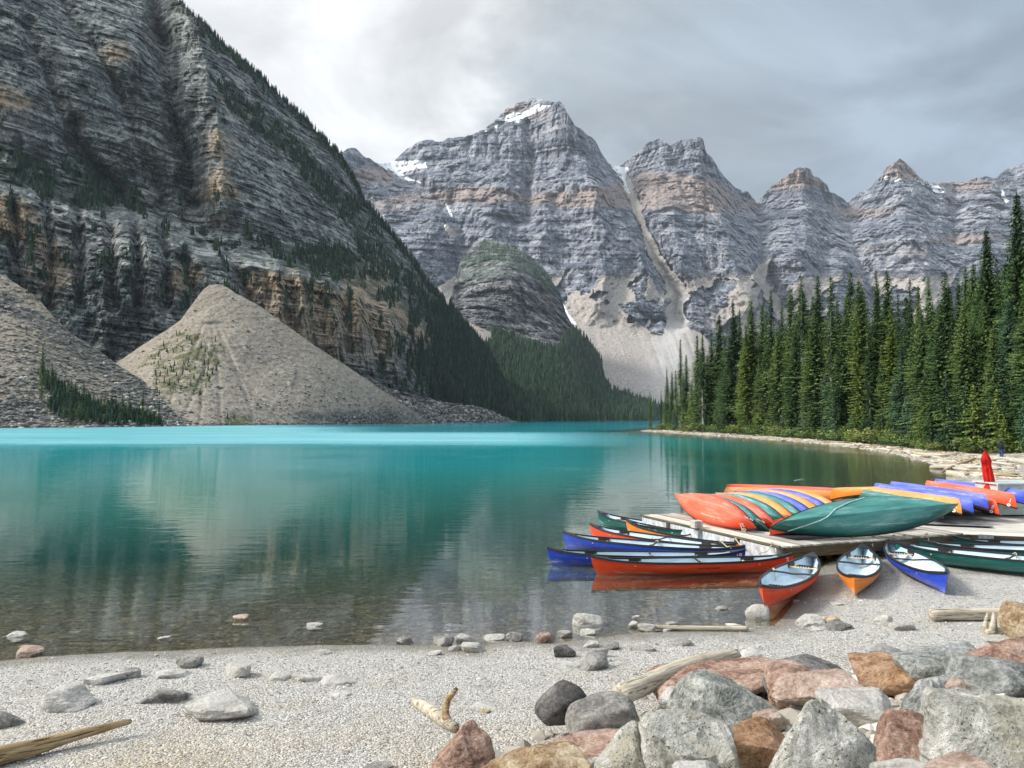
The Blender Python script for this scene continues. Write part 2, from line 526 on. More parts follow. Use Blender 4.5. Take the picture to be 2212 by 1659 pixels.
# ------------------------------------------------------------------ water
def mat_water():
    m, t, b = new_mat("lake_water")
    t.n.remove(b)
    out = t.n['Material Output']
    p = t.geo()
    s = t.sep(p)
    x, y = s[0], s[1]
    depth = t.attr('depth')
    band = t.attr('ripple')
    # turquoise body, milky with rock flour
    gl = t.noise(t.vmul(p, (0.012, 0.03, 1)), 1.0, 4, 0.6)
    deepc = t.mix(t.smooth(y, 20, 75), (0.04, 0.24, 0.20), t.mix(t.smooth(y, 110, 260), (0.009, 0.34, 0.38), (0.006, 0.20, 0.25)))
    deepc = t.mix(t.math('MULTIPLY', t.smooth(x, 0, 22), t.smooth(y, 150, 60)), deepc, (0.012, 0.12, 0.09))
    spark = t.smooth(t.noise(t.vmul(p, (0.02, 0.16, 1)), 1.0, 5, 0.7), 0.42, 0.62)  # pale streaks of sky reflection painted into the rippled water's colour
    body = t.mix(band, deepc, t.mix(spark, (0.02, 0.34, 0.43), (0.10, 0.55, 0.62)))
    body = t.mix(1.0, body, t.ramp(gl, [(0.3, 0.85), (0.7, 1.15)]), 'MULTIPLY')
    dif = t.node('ShaderNodeBsdfDiffuse')
    t.plug(dif.inputs[0], body)
    tr = t.node('ShaderNodeBsdfTransparent')
    tint = t.mix(t.smooth(depth, 0.0, 1.2), (0.96, 0.95, 0.88), (0.55, 0.72, 0.58))
    t.plug(tr.inputs[0], tint)
    op = t.math('SUBTRACT', 1.0, t.math('POWER', 2.718, t.math('MULTIPLY', depth, -1.5)))
    op = t.math('POWER', op, 2.2)
    mixb = t.node('ShaderNodeMixShader')
    t.plug(mixb.inputs[0], op); t.l.new(tr.outputs[0], mixb.inputs[1]); t.l.new(dif.outputs[0], mixb.inputs[2])
    # ripples
    v1 = t.noise(t.vmul(p, (0.55, 1.9, 1)), 1.0, 3, 0.5, 0.3)
    v2 = t.noise(t.vmul(p, (2.4, 7.5, 1)), 1.0, 2, 0.5)
    patch = t.smooth(t.noise(t.vmul(p, (0.09, 0.05, 1)), 1.0, 2, 0.5), 0.5, 0.68)
    fine = t.noise(t.vmul(p, (5, 11, 1)), 1.0, 2, 0.5)
    hgt = t.math('ADD', t.math('MULTIPLY', v1, t.math('ADD', 0.005, t.math('MULTIPLY', t.smooth(y, 14, 40), 0.009))), t.math('MULTIPLY', t.math('MULTIPLY', v2, patch), 0.012))
    hgt = t.math('ADD', hgt, t.math('MULTIPLY', fine, 0.0006))
    big = t.noise(t.vmul(p, (0.25, 0.5, 1)), 1.0, 4, 0.6)
    hgt = t.math('ADD', hgt, t.math('MULTIPLY', t.math('MULTIPLY', big, band), 0.9))
    bm = t.node('ShaderNodeBump'); bm.inputs['Strength'].default_value = 1.0; bm.inputs['Distance'].default_value = 1.0
    t.plug(bm.inputs['Height'], hgt)
    gls = t.node('ShaderNodeBsdfGlossy')
    t.plug(gls.inputs['Roughness'], t.math('ADD', t.math('MULTIPLY', band, 0.25), 0.035))
    t.plug(gls.inputs['Color'], (0.93, 0.98, 1.0))
    t.l.new(bm.outputs[0], gls.inputs['Normal'])
    fr = t.node('ShaderNodeFresnel'); fr.inputs[0].default_value = 1.33
    # wave facets keep the mean reflectance of a grazing view well below a mirror's
    f = t.math('MULTIPLY', t.math('POWER', fr.outputs[0], 1.45), 1.12)
    f = t.math('MINIMUM', f, 0.64)
    f = t.math('MULTIPLY', f, t.math('SUBTRACT', 1.0, t.math('MULTIPLY', band, 0.35)))
    mx = t.node('ShaderNodeMixShader')
    t.plug(mx.inputs[0], f); t.l.new(mixb.outputs[0], mx.inputs[1]); t.l.new(gls.outputs[0], mx.inputs[2])
    t.l.new(mx.outputs[0], out.inputs[0])
    return m
def build_water():
    ths = np.linspace(math.radians(-80), math.radians(60), 421)
    rs = np.concatenate([np.linspace(6, 60, 140), np.geomspace(60, 2200, 160)[1:]])
    T, R = np.meshgrid(ths, rs)
    X, Y = R * np.sin(T), R * np.cos(T)
    xf, yf = X.ravel(), Y.ravel()
    g = ground_z(xf, yf)
    d = np.maximum(-g, 0)
    wob = 22 * fbm(xf * 0.010, yf * 0.02, xf * 0, 4, 3)
    band = sstep(yf + wob, 92, 122)
    # the rippled reach dies out into calm dark water towards the lake's head
    ang = xf / np.maximum(yf, 1)
    qx = 1106 + FQ * ang
    far = sstep(yf, 300 + 0 * qx, 420 + 0 * qx)
    band = band * (1 - far * sstep(qx, 500, 800)) * (1 - sstep(qx, 1080, 1400) * (1 - far))
    band = band * (1 - 0.85 * sstep(qx, 600, 900) * sstep(yf, 180, 225))
    V = np.stack([xf, yf, 0 * xf], -1)
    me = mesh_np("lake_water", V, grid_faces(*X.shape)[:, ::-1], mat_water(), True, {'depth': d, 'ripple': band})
    o = link("lake_water", me)
    tag(o, "clear turquoise lake, rippled bright cyan far out and glassy near the beach", kind='structure')
build_water()
# ------------------------------------------------------------------ rock material
def mat_rock(name, dark, mid, light, warm, sc, talus_c, bump_d, green_c=(0.05, 0.075, 0.03)):
    m, t, b = new_mat(name)
    p = t.geo()
    s = t.attr('strata')
    xyz = t.sep(p)
    layer = t.comb(t.math('MULTIPLY', xyz[0], 0.09 * sc), t.math('MULTIPLY', xyz[1], 0.09 * sc), t.math('MULTIPLY', s, 1.0 * sc))
    col_v = t.comb(t.math('MULTIPLY', xyz[0], 0.9 * sc), t.math('MULTIPLY', xyz[1], 0.9 * sc), t.math('MULTIPLY', s, 0.10 * sc))
    n1 = t.noise(layer, 0.16, 6, 0.68, 0.4)
    n2 = t.noise(layer, 0.035, 3, 0.6, 0.3)
    n3 = t.noise(col_v, 0.10, 5, 0.65, 0.3)
    n4 = t.noise(p, 0.010 * sc, 5, 0.6)
    iso = t.noise(p, 0.20 * sc, 4, 0.75)
    blk = t.attr('blk')
    fin = t.noise(p, 0.5 * sc, 2, 0.8)
    tv = t.math('ADD', t.math('MULTIPLY', n1, 0.30), t.math('ADD', t.math('MULTIPLY', n3, 0.22), t.math('ADD', t.math('MULTIPLY', iso, 0.24), t.math('MULTIPLY', fin, 0.24))))
    mid_n = t.noise(t.vmul(p, (1, 1, 0.6)), 0.035 * sc, 5, 0.6, 0.5)
    tv = t.math('ADD', tv, t.math('ADD', t.math('MULTIPLY', blk, 0.055), t.math('MULTIPLY', t.math('SUBTRACT', mid_n, 0.5), 0.22)))
    col = t.ramp(tv, [(0.435, dark), (0.50, mid), (0.57, light)])
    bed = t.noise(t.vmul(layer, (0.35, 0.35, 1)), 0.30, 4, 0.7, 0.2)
    col = t.mix(t.math('MULTIPLY', t.smooth(bed, 0.46, 0.40), 0.5), col, tuple(k * 0.7 for k in dark))  # dark lines along the bedding, painted in for shaded ledges and joints
    col = t.mix(t.math('MULTIPLY', t.smooth(bed, 0.56, 0.62), 0.22), col, light)
    wf = t.math('ADD', t.attr('warm'), t.math('MULTIPLY', t.math('SUBTRACT', n2, 0.5), 1.6))
    wf = t.math('ADD', wf, t.math('MULTIPLY', t.math('SUBTRACT', n4, 0.5), 1.2))
    wf = t.smooth(wf, 0.25, 0.75)
    wcol = t.mix(t.math('MULTIPLY', n3, 1.0), t.mix(1.0, warm, 0.55, 'MULTIPLY'), warm)
    wcol = t.mix(t.math('MULTIPLY', t.smooth(iso, 0.55, 0.38), 0.6), wcol, dark)
    col = t.mix(t.math('MULTIPLY', wf, 0.8), col, wcol)
    # black water streaks on steep walls
    st = t.smooth(t.noise(col_v, 0.22, 4, 0.6), 0.50, 0.38)
    col = t.mix(t.math('MULTIPLY', st, t.attr('streak')), col, tuple(c * 0.35 for c in dark))
    # moss / krummholz ground
    gm = t.math('MULTIPLY', t.attr('green'), t.smooth(t.noise(p, 0.09 * sc, 5, 0.7), 0.38, 0.55))
    col = t.mix(gm, col, green_c)
    # scree
    tn = t.noise(p, 0.5 * sc, 6, 0.8)
    tb = t.noise(p, 0.02 * sc, 3, 0.5)
    tc = t.mix(t.smooth(tn, 0.36, 0.62), tuple(c * 0.62 for c in talus_c), tuple(min(1, c * 1.25) for c in talus_c))
    tc = t.mix(t.math('MULTIPLY', t.smooth(tb, 0.4, 0.65), 0.35), tc, tuple(c * 0.75 for c in talus_c))
    tm = t.smooth(t.math('ADD', t.attr('talus'), t.math('MULTIPLY', t.math('SUBTRACT', iso, 0.5), 0.9)), 0.42, 0.58)
    col = t.mix(tm, col, tc)
    col = t.mix(t.math('MULTIPLY', t.attr('pale'), 0.75), col, (0.56, 0.56, 0.56))
    sm = t.smooth(t.math('ADD', t.attr('snow'), t.math('MULTIPLY', t.math('SUBTRACT', n1, 0.5), 0.8)), 0.40, 0.60)
    col = t.mix(sm, col, (0.88, 0.92, 0.95))
    t.plug(b.inputs['Base Color'], col)
    b.inputs['Roughness'].default_value = 0.92
    b.inputs['Specular IOR Level'].default_value = 0.15
    h = t.math('ADD', t.math('MULTIPLY', n1, 1.0), t.math('ADD', t.math('MULTIPLY', n3, 0.8), t.math('MULTIPLY', iso, 0.7)))
    h = t.math('MULTIPLY', h, t.math('SUBTRACT', 1.0, t.math('MULTIPLY', t.math('MAXIMUM', tm, sm), 0.85)))
    h = t.math('ADD', h, t.math('MULTIPLY', tn, 0.35))
    t.plug(b.inputs['Normal'], t.bump(h, 1.0, bump_d))
    return m

class Relief:
    """a mountainside: crest line, foot line and the distance of every point of its face; closed by a back slope"""
    def __init__(self, x0, x1, step, crest, foot, ny, dist, rough_crest=2.0, seed=1):
        self.nx = int((x1 - x0) / step) + 1
        self.qx = np.linspace(x0, x1, self.nx)
        cx = [c[0] for c in crest]; cy = [c[1] for c in crest]
        cr = np.interp(self.qx, cx, cy)
        cr = cr + rough_crest * fbm(self.qx * 0.09, 0 * self.qx, 0 * self.qx, 4, seed, 0.62)
        self.crest = cr
        ft = np.interp(self.qx, [c[0] for c in foot], [c[1] for c in foot])
        tt = np.linspace(0, 1, ny)[:, None]
        self.QX = np.broadcast_to(self.qx[None], (ny, self.nx)).copy()
        self.QY = ft[None] + (cr - ft)[None] * tt
        self.D = dist(self.QX, self.QY)
        self.ny = ny
        self.dist = dist
    def base(self):
        dx, dy, dz = ray(self.QX, self.QY)
        k = self.D / dy
        return dx * k, self.D, CAM_H + dz * k
    def finish(self, name, mat, attrs, label, smooth=False, back=600, kind='structure'):
        # keep the outline: displacement only along the line of sight
        X, Y, Z = self.base()
        nb = 6
        ex = [X]; ey = [Y]; ez = [Z]
        dirx = X[-1] / np.hypot(X[-1], Y[-1]); diry = Y[-1] / np.hypot(X[-1], Y[-1])
        for i in range(1, nb + 1):
            f = (i / nb) ** 1.5
            ex.append((X[-1] + dirx * back * f)[None]); ey.append((Y[-1] + diry * back * f)[None])
            ez.append((Z[-1] - (Z[-1] + 10) * f)[None])
        X = np.concatenate(ex); Y = np.concatenate(ey); Z = np.concatenate(ez)
        at = {}
        attrs.setdefault('blk', getattr(self, 'blk', 0 * self.QX))
        for k, v in attrs.items():
            v = np.broadcast_to(v, self.QX.shape)
            at[k] = np.concatenate([v] + [v[-1:]] * nb).ravel()
        self.P = (X[:self.ny], Y[:self.ny], Z[:self.ny])
        V = np.stack([X, Y, Z], -1).reshape(-1, 3)
        me = mesh_np(name, V, grid_faces(*X.shape), mat, smooth, at)
        o = link(name, me)
        tag(o, label, kind=kind)
        return o
    def sample(self, qx, qy):
        """surface point under a spot of the measuring grid, arrays"""
        j = np.clip(np.searchsorted(self.qx, qx), 0, self.nx - 1)
        col_top = self.QY[-1, j]; col_bot = self.QY[0, j]
        i = np.clip(((qy - col_bot) / (col_top - col_bot) * (self.ny - 1)).astype(int), 0, self.ny - 1)
        return self.P[0][i, j], self.P[1][i, j], self.P[2][i, j]

def rib(R, line, amp, w, sharp=1.0):
    """push the face towards (amp>0) or away from (amp<0) the viewer along a line"""
    if not hasattr(R, 'jx'):
        R.jx = fbm(R.QX * 0.02, R.QY * 0.02, 0 * R.QX, 4, 5, 0.6); R.jy = fbm(R.QX * 0.02 + 50, R.QY * 0.02, 0 * R.QX, 4, 6, 0.6)
    jx = w * 0.4 * R.jx; jy = w * 0.4 * R.jy
    d, side = dline(R.QX + jx, R.QY + jy, line)
    R.D = R.D - amp * np.clip(1 - (d / w), 0, 1) ** sharp

def rock_relief(R, s, lay, colm, iso, seed, X, Y, Z):
    """ledges along the bedding, pillars across it, and general roughness"""
    a = 0
    a = a + lay[0] * ridged(X * lay[2] * 0.04, Y * lay[2] * 0.04, s * lay[2], 3, seed, 0.6)
    a = a + lay[1] * fbm(X * lay[3] * 0.06, Y * lay[3] * 0.06, s * lay[3], 3, seed + 50, 0.65)
    a = a + colm[0] * ridged(X * colm[1], Y * colm[1], s * colm[1] * 0.12, 4, seed + 90, 0.6)
    a = a + iso[0] * fbm(X * iso[1], Y * iso[1], Z * iso[1], 4, seed + 130, 0.6)
    u = X + 0.45 * Y
    k = iso[2]
    b1 = blocks(s, u, 11 * k, 17 * k, seed + 200); b2 = blocks(s, u, 4.2 * k, 7 * k, seed + 210); b3 = blocks(s, u, 26 * k, 30 * k, seed + 220)
    R.blk = (0.3 * b1 + 0.5 * b2 + 0.2 * b3) * 1.3
    a = a + k * (2.6 * b1 + 1.5 * b2 + 4.0 * b3)
    return a
def polymask(R, polys, jit=6.0, seed=3, fr=0.05):
    jx = jit * fbm(R.QX * fr, R.QY * fr, 0 * R.QX, 4, seed, 0.65)
    jy = jit * fbm(R.QX * fr, R.QY * fr, 0 * R.QX + 9, 4, seed + 7, 0.65)
    m = np.zeros(R.QX.shape, bool)
    for pl in polys: m |= inpoly(R.QX + jx, R.QY + jy, pl)
    return m.astype(float)
def blob(R, cx, cy, rx, ry):
    return np.exp(-(((R.QX - cx) / rx) ** 2 + ((R.QY - cy) / ry) ** 2))

# ------------------------------------------------------------------ the dark wall on the left
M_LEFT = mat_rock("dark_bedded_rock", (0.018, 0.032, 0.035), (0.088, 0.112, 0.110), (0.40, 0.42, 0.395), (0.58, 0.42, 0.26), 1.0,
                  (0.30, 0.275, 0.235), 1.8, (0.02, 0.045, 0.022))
LM_crest = [(-860, -640), (-260, -470), (0, -330), (200, -150), (385, 0), (432, 45), (480, 95), (520, 128), (560, 165), (600, 203), (640, 240), (700, 298), (735, 335), (760, 380), (790, 440), (820, 478),
            (850, 510), (900, 580), (924, 621), (950, 645), (972, 664), (1001, 702), (1031, 738), (1050, 760), (1072, 800), (1095, 850), (1110, 890), (1118, 912), (1130, 918)]
LM_ctrl = [(-860, 940, 330), (-860, 600, 400), (-860, 0, 600), (-860, -640, 760), (-560, -540, 900), (-560, 300, 560), (-560, 930, 360), (-260, 930, 400), (0, 930, 430), (200, 930, 470), (420, 930, 520), (600, 930, 570), (800, 930, 640), (950, 930, 700), (1090, 930, 860), (1130, 930, 930),
           (0, 600, 520), (200, 700, 530), (-260, 600, 500), (0, 440, 560), (-260, 300, 600), (220, 600, 550), (300, 520, 590), (0, 200, 650), (-260, 0, 700), (0, 0, 720),
           (110, 200, 690), (146, 45, 780), (200, 150, 725), (250, 200, 755), (290, 120, 775), (300, 300, 730), (150, 400, 640), (250, 450, 660), (320, 400, 715),
           (385, 300, 785), (412, 390, 745), (430, 450, 720), (345, 100, 890), (335, 0, 930),
           (440, 300, 760), (480, 440, 700), (440, 150, 820), (400, 30, 880), (560, 500, 690), (560, 330, 810), (600, 430, 780),
           (560, 620, 630), (700, 600, 700), (700, 750, 650), (850, 680, 770), (850, 800, 720), (950, 760, 860), (950, 850, 800), (1040, 860, 930), (1050, 800, 1040),
           (480, 95, 900), (640, 240, 970), (735, 335, 1010), (790, 440, 1030), (850, 510, 1050), (900, 580, 1080), (950, 640, 1110), (1001, 700, 1140), (1050, 760, 1180), (1095, 850, 1120),
           (200, -150, 1020), (0, -330, 1020), (-260, -470, 1050)]
LM = Relief(-860, 1130, 2.2, LM_crest, [(-860, 945), (-260, 932), (1130, 932)], 520, tps(LM_ctrl), 5.0, 11)
def build_left():
    R = LM
    Z0 = R.base()[2]
    g1 = [(333, -20), (345, 62), (368, 180), (375, 222), (385, 299), (406, 347), (424, 444)]
    rib(R, g1, -55, 34, 1.2)
    g2 = [(120, -20), (146, 45), (194, 94), (253, 194), (278, 243), (323, 365), (360, 440)]
    rib(R, g2, -24, 30, 1.2)
    rib(R, [(163, 264), (170, 312), (208, 365), (260, 420)], -32, 26, 1.2)
    rib(R, [(60, 60), (120, 200), (150, 300)], -22, 30)
    rib(R, [(420, 60), (455, 200), (470, 330), (480, 440)], 34, 60, 1.3)
    rib(R, [(500, 560), (540, 640), (560, 720)], -25, 30)
    rib(R, [(400, 560), (425, 650)], -28, 30)
    for (x, w, a) in ((600, 20, 16), (652, 16, 20), (715, 22, 24), (770, 18, 18), (835, 22, 20), (905, 20, 18)):
        rib(R, [(x - 8, 560 + (x - 600) * 0.15), (x + 6, 700), (x + 14, 800)], a, w, 0.8)
    for (x, w) in ((30, 22), (100, 16), (165, 18), (235, 20), (290, 16), (350, 18)):
        rib(R, [(x, 440), (x + 8, 560), (x + 10, 660)], -22, w, 1.0)
    # benches: the face steps back above each cliff band
    lip1 = [(-260, 330), (0, 425), (100, 455), (200, 470), (320, 500), (430, 560)]
    lip2 = [(430, 560), (540, 575), (620, 585), (700, 610), (780, 640), (860, 675), (930, 730), (990, 800)]
    for lip, w, a in ((lip1, 60, 40), (lip2, 45, 45)):
        ly = np.interp(R.QX, [p[0] for p in lip], [p[1] for p in lip])
        inside = sstep(R.QX, lip[0][0] - 45, lip[0][0] + 45) * (1 - sstep(R.QX, lip[-1][0] - 45, lip[-1][0] + 45))
        above = sstep(ly - R.QY, -4, w) * inside * (1 - sstep(ly - R.QY, w, w * 4))
        R.D += a * above
    X, Y, Z = R.base()
    Zs = 0.5 * Z + 0.5 * Z0
    warp = 6 * fbm(X * 0.01, Y * 0.01, Z * 0.01, 3, 77)
    s = Zs + 0.10 * X + warp
    lower = np.maximum(sstep(R.QY, np.interp(R.QX, [p[0] for p in lip1], [p[1] for p in lip1]), np.interp(R.QX, [p[0] for p in lip1], [p[1] for p in lip1]) + 25) * (R.QX < 440),
                       sstep(R.QY, np.interp(R.QX, [p[0] for p in lip2], [p[1] for p in lip2]), np.interp(R.QX, [p[0] for p in lip2], [p[1] for p in lip2]) + 20) * (R.QX >= 440))
    d_up = rock_relief(R, s, (2.6, 4.0, 0.13, 0.33), (5.0, 0.045), (7, 0.05, 0.65), 21, X, Y, Z)
    d_lo = rock_relief(R, s, (2.4, 3.6, 0.15, 0.35), (13.0, 0.05), (6, 0.08, 0.75), 31, X, Y, Z)
    broad = 10 * ridged(X * 0.011, Y * 0.011, Z * 0.007, 5, 5, 0.6)
    R.D += d_up * (1 - lower) + d_lo * lower + broad
    warm = np.zeros(R.QX.shape) - 0.10 + 0.25 * lower
    for cx, cy, rx, ry, a in ((470, 380, 60, 130, 0.55), (500, 270, 50, 50, 0.4), (25, 190, 60, 60, 0.7), (20, 470, 60, 60, 1.0), (110, 560, 60, 90, 0.6), (190, 230, 130, 90, 0.15), (250, 120, 50, 40, 0.6),
                              (400, 600, 40, 40, 0.8), (560, 610, 50, 50, 0.7), (640, 640, 60, 70, 1.0), (700, 700, 70, 60, 0.85), (790, 620, 60, 60, 1.1), (800, 710, 60, 50, 1.0), (870, 700, 50, 50, 0.7),
                              (930, 720, 40, 50, 0.6), (640, 770, 60, 30, 0.5), (60, 650, 90, 40, 0.3), (330, 20, 25, 60, 0.6), (850, 640, 120, 50, 0.3), (600, 500, 70, 40, 0.2)):
        warm += a * blob(R, cx, cy, rx, ry)
    green = np.zeros(R.QX.shape)
    V = [[(435, 165), (480, 190), (560, 235), (620, 275), (700, 350), (760, 420), (800, 480), (860, 560), (905, 630), (860, 610), (780, 545), (700, 440), (640, 370), (560, 290), (500, 235)],
         [(540, 520), (620, 530), (700, 540), (780, 560), (860, 590), (930, 650), (980, 720), (1030, 790), (1000, 800), (940, 730), (860, 668), (780, 632), (700, 605), (620, 580)],
         [(-260, 260), (0, 315), (60, 330), (120, 350), (200, 350), (260, 380), (310, 420), (335, 460), (250, 445), (140, 445), (80, 415), (0, 395), (-260, 330)],
         [(880, 570), (950, 640), (1050, 755), (1118, 912), (1000, 872), (930, 850), (905, 800), (960, 790), (950, 720), (900, 660)]]
    green = polymask(R, V, 26, 41, 0.02)
    dcrest = R.QY - R.crest[None]
    edge = (dcrest < 24 + 20 * fbm(R.QX * 0.03, R.QY * 0.03, 0 * R.QX, 3, 8)) & (R.QX > 360)
    green = np.maximum(green, edge * 0.9) * (R.QX > -330)
    clump = (fbm(R.QX * 0.045, R.QY * 0.02, 0 * R.QX, 4, 66) > 0.27) & (R.QX > 540) & (R.QY > 600)
    clump |= (fbm(R.QX * 0.045, R.QY * 0.03, 0 * R.QX, 4, 67) > 0.30) & (R.QX < 540) & (R.QY > 380) & (R.QY < 700)
    green = np.maximum(green, clump * 0.8)
    streak = lower * (R.QX > 430) * 0.75 + lower * (R.QX <= 430) * 0.5 + 0.15
    pale = 0.42 * blob(R, 90, 270, 110, 28) + 0.3 * blob(R, 215, 500, 50, 40) + 0.25 * blob(R, 30, 255, 60, 25) + 0.18 * blob(R, 500, 300, 60, 60) + 0.25 * blob(R, 480, 590, 50, 35)
    pale = pale + lower * 0.65 * (fbm(X * 0.02, Y * 0.02, s * 0.02, 4, 95) + 0.35) + 0.2 * (1 - lower)
    pale = pale * (0.5 + fbm(X * 0.03, Y * 0.03, s * 0.2, 4, 91))
    R.green = green
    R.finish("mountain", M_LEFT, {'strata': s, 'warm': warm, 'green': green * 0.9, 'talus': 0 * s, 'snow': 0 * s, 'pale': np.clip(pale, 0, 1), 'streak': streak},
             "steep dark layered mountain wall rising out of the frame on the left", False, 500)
build_left()

# ------------------------------------------------------------------ scree slopes at its foot
def mat_scree(name, c, sc=1.0, bump_d=1.5):
    m, t, b = new_mat(name)
    p = t.geo()
    n = t.noise(p, 0.35 * sc, 6, 0.82)
    st = t.vor(t.vmul(p, (1, 1, 1.4)), 0.6 * sc, out='Color')
    sv = t.sep(st)[0]
    big = t.noise(t.vmul(p, (1, 0.4, 0.4)), 0.035 * sc, 4, 0.6)
    base = t.ramp(t.math('ADD', t.math('MULTIPLY', n, 0.8), t.math('MULTIPLY', sv, 0.2)),
                  [(0.25, tuple(k * 0.5 for k in c)), (0.5, c), (0.75, tuple(min(1, k * 1.5) for k in c))])
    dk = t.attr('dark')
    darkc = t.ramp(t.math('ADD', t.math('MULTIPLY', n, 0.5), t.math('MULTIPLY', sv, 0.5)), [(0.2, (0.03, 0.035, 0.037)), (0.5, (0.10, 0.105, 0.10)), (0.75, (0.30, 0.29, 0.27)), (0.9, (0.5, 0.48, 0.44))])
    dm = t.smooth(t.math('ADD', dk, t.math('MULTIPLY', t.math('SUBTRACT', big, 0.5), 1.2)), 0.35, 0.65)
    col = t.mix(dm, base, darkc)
    col = t.mix(t.math('MULTIPLY', t.smooth(big, 0.45, 0.65), 0.3), col, tuple(k * 0.7 for k in c))
    run = t.noise(t.vmul(t.geo(), (0.30, 0.05, 0.03)), 1.0, 4, 0.6, 0.3)
    col = t.mix(t.math('MULTIPLY', t.smooth(run, 0.52, 0.64), 0.28), col, tuple(min(1, k * 1.35) for k in c))
    gm = t.math('MULTIPLY', t.attr('green'), t.smooth(t.noise(p, 0.10, 5, 0.75), 0.42, 0.58))
    col = t.mix(t.math('MULTIPLY', gm, 0.85), col, t.mix(t.noise(p, 0.05, 2, 0.5), (0.035, 0.075, 0.022), (0.14, 0.13, 0.05)))
    t.plug(b.inputs['Base Color'], col)
    b.inputs['Roughness'].default_value = 0.95
    b.inputs['Specular IOR Level'].default_value = 0.1
    h = t.math('ADD', n, t.math('MULTIPLY', sv, 0.5))
    t.plug(b.inputs['Normal'], t.bump(h, 0.8, bump_d))
    return m
M_SCREE = mat_scree("grey_tan_scree", (0.345, 0.305, 0.25), 1.0, 0.7)
M_SCREE2 = mat_scree("grey_scree", (0.30, 0.268, 0.22))
TC_crest = [(225, 800), (235, 795), (250, 785), (299, 751), (361, 712), (389, 692), (410, 664), (430, 636), (440, 624), (452, 616), (470, 614), (488, 620), (507, 632), (555, 657), (608, 695), (660, 733), (768, 803), (880, 880), (930, 912), (950, 928)]
TC = Relief(225, 950, 2.2, TC_crest, [(225, 934), (950, 934)], 170,
            tps([(225, 930, 360), (430, 930, 400), (640, 930, 460), (800, 930, 540), (950, 930, 640), (446, 615, 555), (430, 760, 490), (560, 800, 500), (250, 785, 490), (361, 712, 520),
                 (608, 695, 555), (768, 803, 565), (880, 880, 590), (340, 850, 430), (700, 870, 510)]), 2.0, 3)
LT_crest = [(-860, 330), (-560, 370), (-260, 400), (-100, 520), (0, 590), (60, 628), (83, 646), (121, 690), (153, 719), (205, 752), (250, 785), (302, 817), (347, 858), (375, 890), (400, 908), (430, 920), (440, 930)]
LT = Relief(-860, 440, 2.2, LT_crest, [(-860, 950), (-260, 936), (440, 936)], 170,
            tps([(-860, 945, 215), (-860, 330, 400), (-560, 940, 235), (-560, 370, 430), (-260, 934, 260), (0, 934, 300), (200, 934, 325), (430, 934, 380), (0, 590, 455), (-260, 400, 490), (121, 690, 440), (250, 785, 430), (347, 858, 405), (60, 780, 370), (200, 860, 370), (-150, 700, 390)]), 2.5, 4)
BF_crest = [(780, 800), (823, 830), (853, 846), (882, 858), (940, 866), (1013, 876), (1049, 882), (1085, 901), (1120, 916), (1128, 930)]
BF = Relief(780, 1128, 2.2, BF_crest, [(780, 934), (1128, 934)], 50,
            tps([(780, 930, 600), (950, 930, 700), (1128, 930, 900), (823, 830, 690), (940, 866, 740), (1049, 882, 830), (1120, 916, 920)]), 3.0, 6)
def build_scree():
    R = TC
    X, Y, Z = R.base()
    R.D += 2.0 * fbm(X * 0.05, Y * 0.05, Z * 0.05, 4, 3) + 0.9 * fbm(X * 0.35, Y * 0.35, Z * 0.35, 3, 4)
    for x0, x1 in ((470, 480), (500, 560), (430, 300), (460, 380), (520, 700), (490, 620), (540, 760), (445, 430), (410, 340)):
        rib(R, [((455 * 2 + x0) / 3, 700), (x0, 770), (x1, 930)], -1.3, 7)
    green = polymask(R, [[(300, 790), (330, 755), (385, 715), (420, 715), (470, 725), (480, 790), (450, 830), (400, 840), (370, 800)], [(330, 800), (420, 770), (460, 800), (440, 850), (330, 860)],
                         [(450, 900), (560, 900), (540, 925), (450, 925)]], 22, 5, 0.04)
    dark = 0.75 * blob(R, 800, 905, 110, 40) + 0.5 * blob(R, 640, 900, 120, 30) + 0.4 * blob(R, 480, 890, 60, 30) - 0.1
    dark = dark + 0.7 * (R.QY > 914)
    R.green = green
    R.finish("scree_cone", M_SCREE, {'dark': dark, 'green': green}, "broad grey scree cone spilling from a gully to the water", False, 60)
    R = LT
    X, Y, Z = R.base()
    R.D += 3.0 * fbm(X * 0.04, Y * 0.04, Z * 0.04, 4, 13) + 3.0 * fbm(X * 0.25, Y * 0.25, Z * 0.25, 3, 14, 0.7)
    band = 0.9 * np.exp(-(dline(R.QX, R.QY, [(0, 650), (100, 700), (200, 770), (300, 850), (420, 920)])[0] / 32) ** 2)
    band += 1.0 * sstep(R.QY, 835, 880) * (R.QX < 260) + 0.9 * (R.QX > 240) * sstep(R.QY, 800, 860)
    band -= 0.7 * np.exp(-(dline(R.QX, R.QY, [(0, 720), (90, 760), (160, 810), (240, 870), (320, 915)])[0] / 22) ** 2)
    green = polymask(R, [[(80, 795), (115, 820), (180, 865), (260, 885), (345, 905), (345, 920), (240, 920), (150, 905), (100, 885), (130, 870), (90, 840)], [(80, 600), (125, 610), (110, 640), (60, 630)]], 12, 6, 0.05)
    R.green = green
    R.finish("scree_slope", M_SCREE2, {'dark': band - 0.1, 'green': green}, "dark blocky scree slope at the far left edge of the lake", False, 50)
    R = BF
    X, Y, Z = R.base()
    R.D += 5.0 * fbm(X * 0.06, Y * 0.06, Z * 0.06, 4, 23) + 5.0 * fbm(X * 0.25, Y * 0.25, Z * 0.25, 3, 24, 0.7)
    R.green = 0 * X
    R.finish("boulder_slope", M_SCREE2, {'dark': 0.95 + 0 * X, 'green': 0.25 * sstep(R.QX, 930, 1000) + 0 * X}, "low dark slope of fallen blocks right of the scree cone", False, 60)
build_scree()

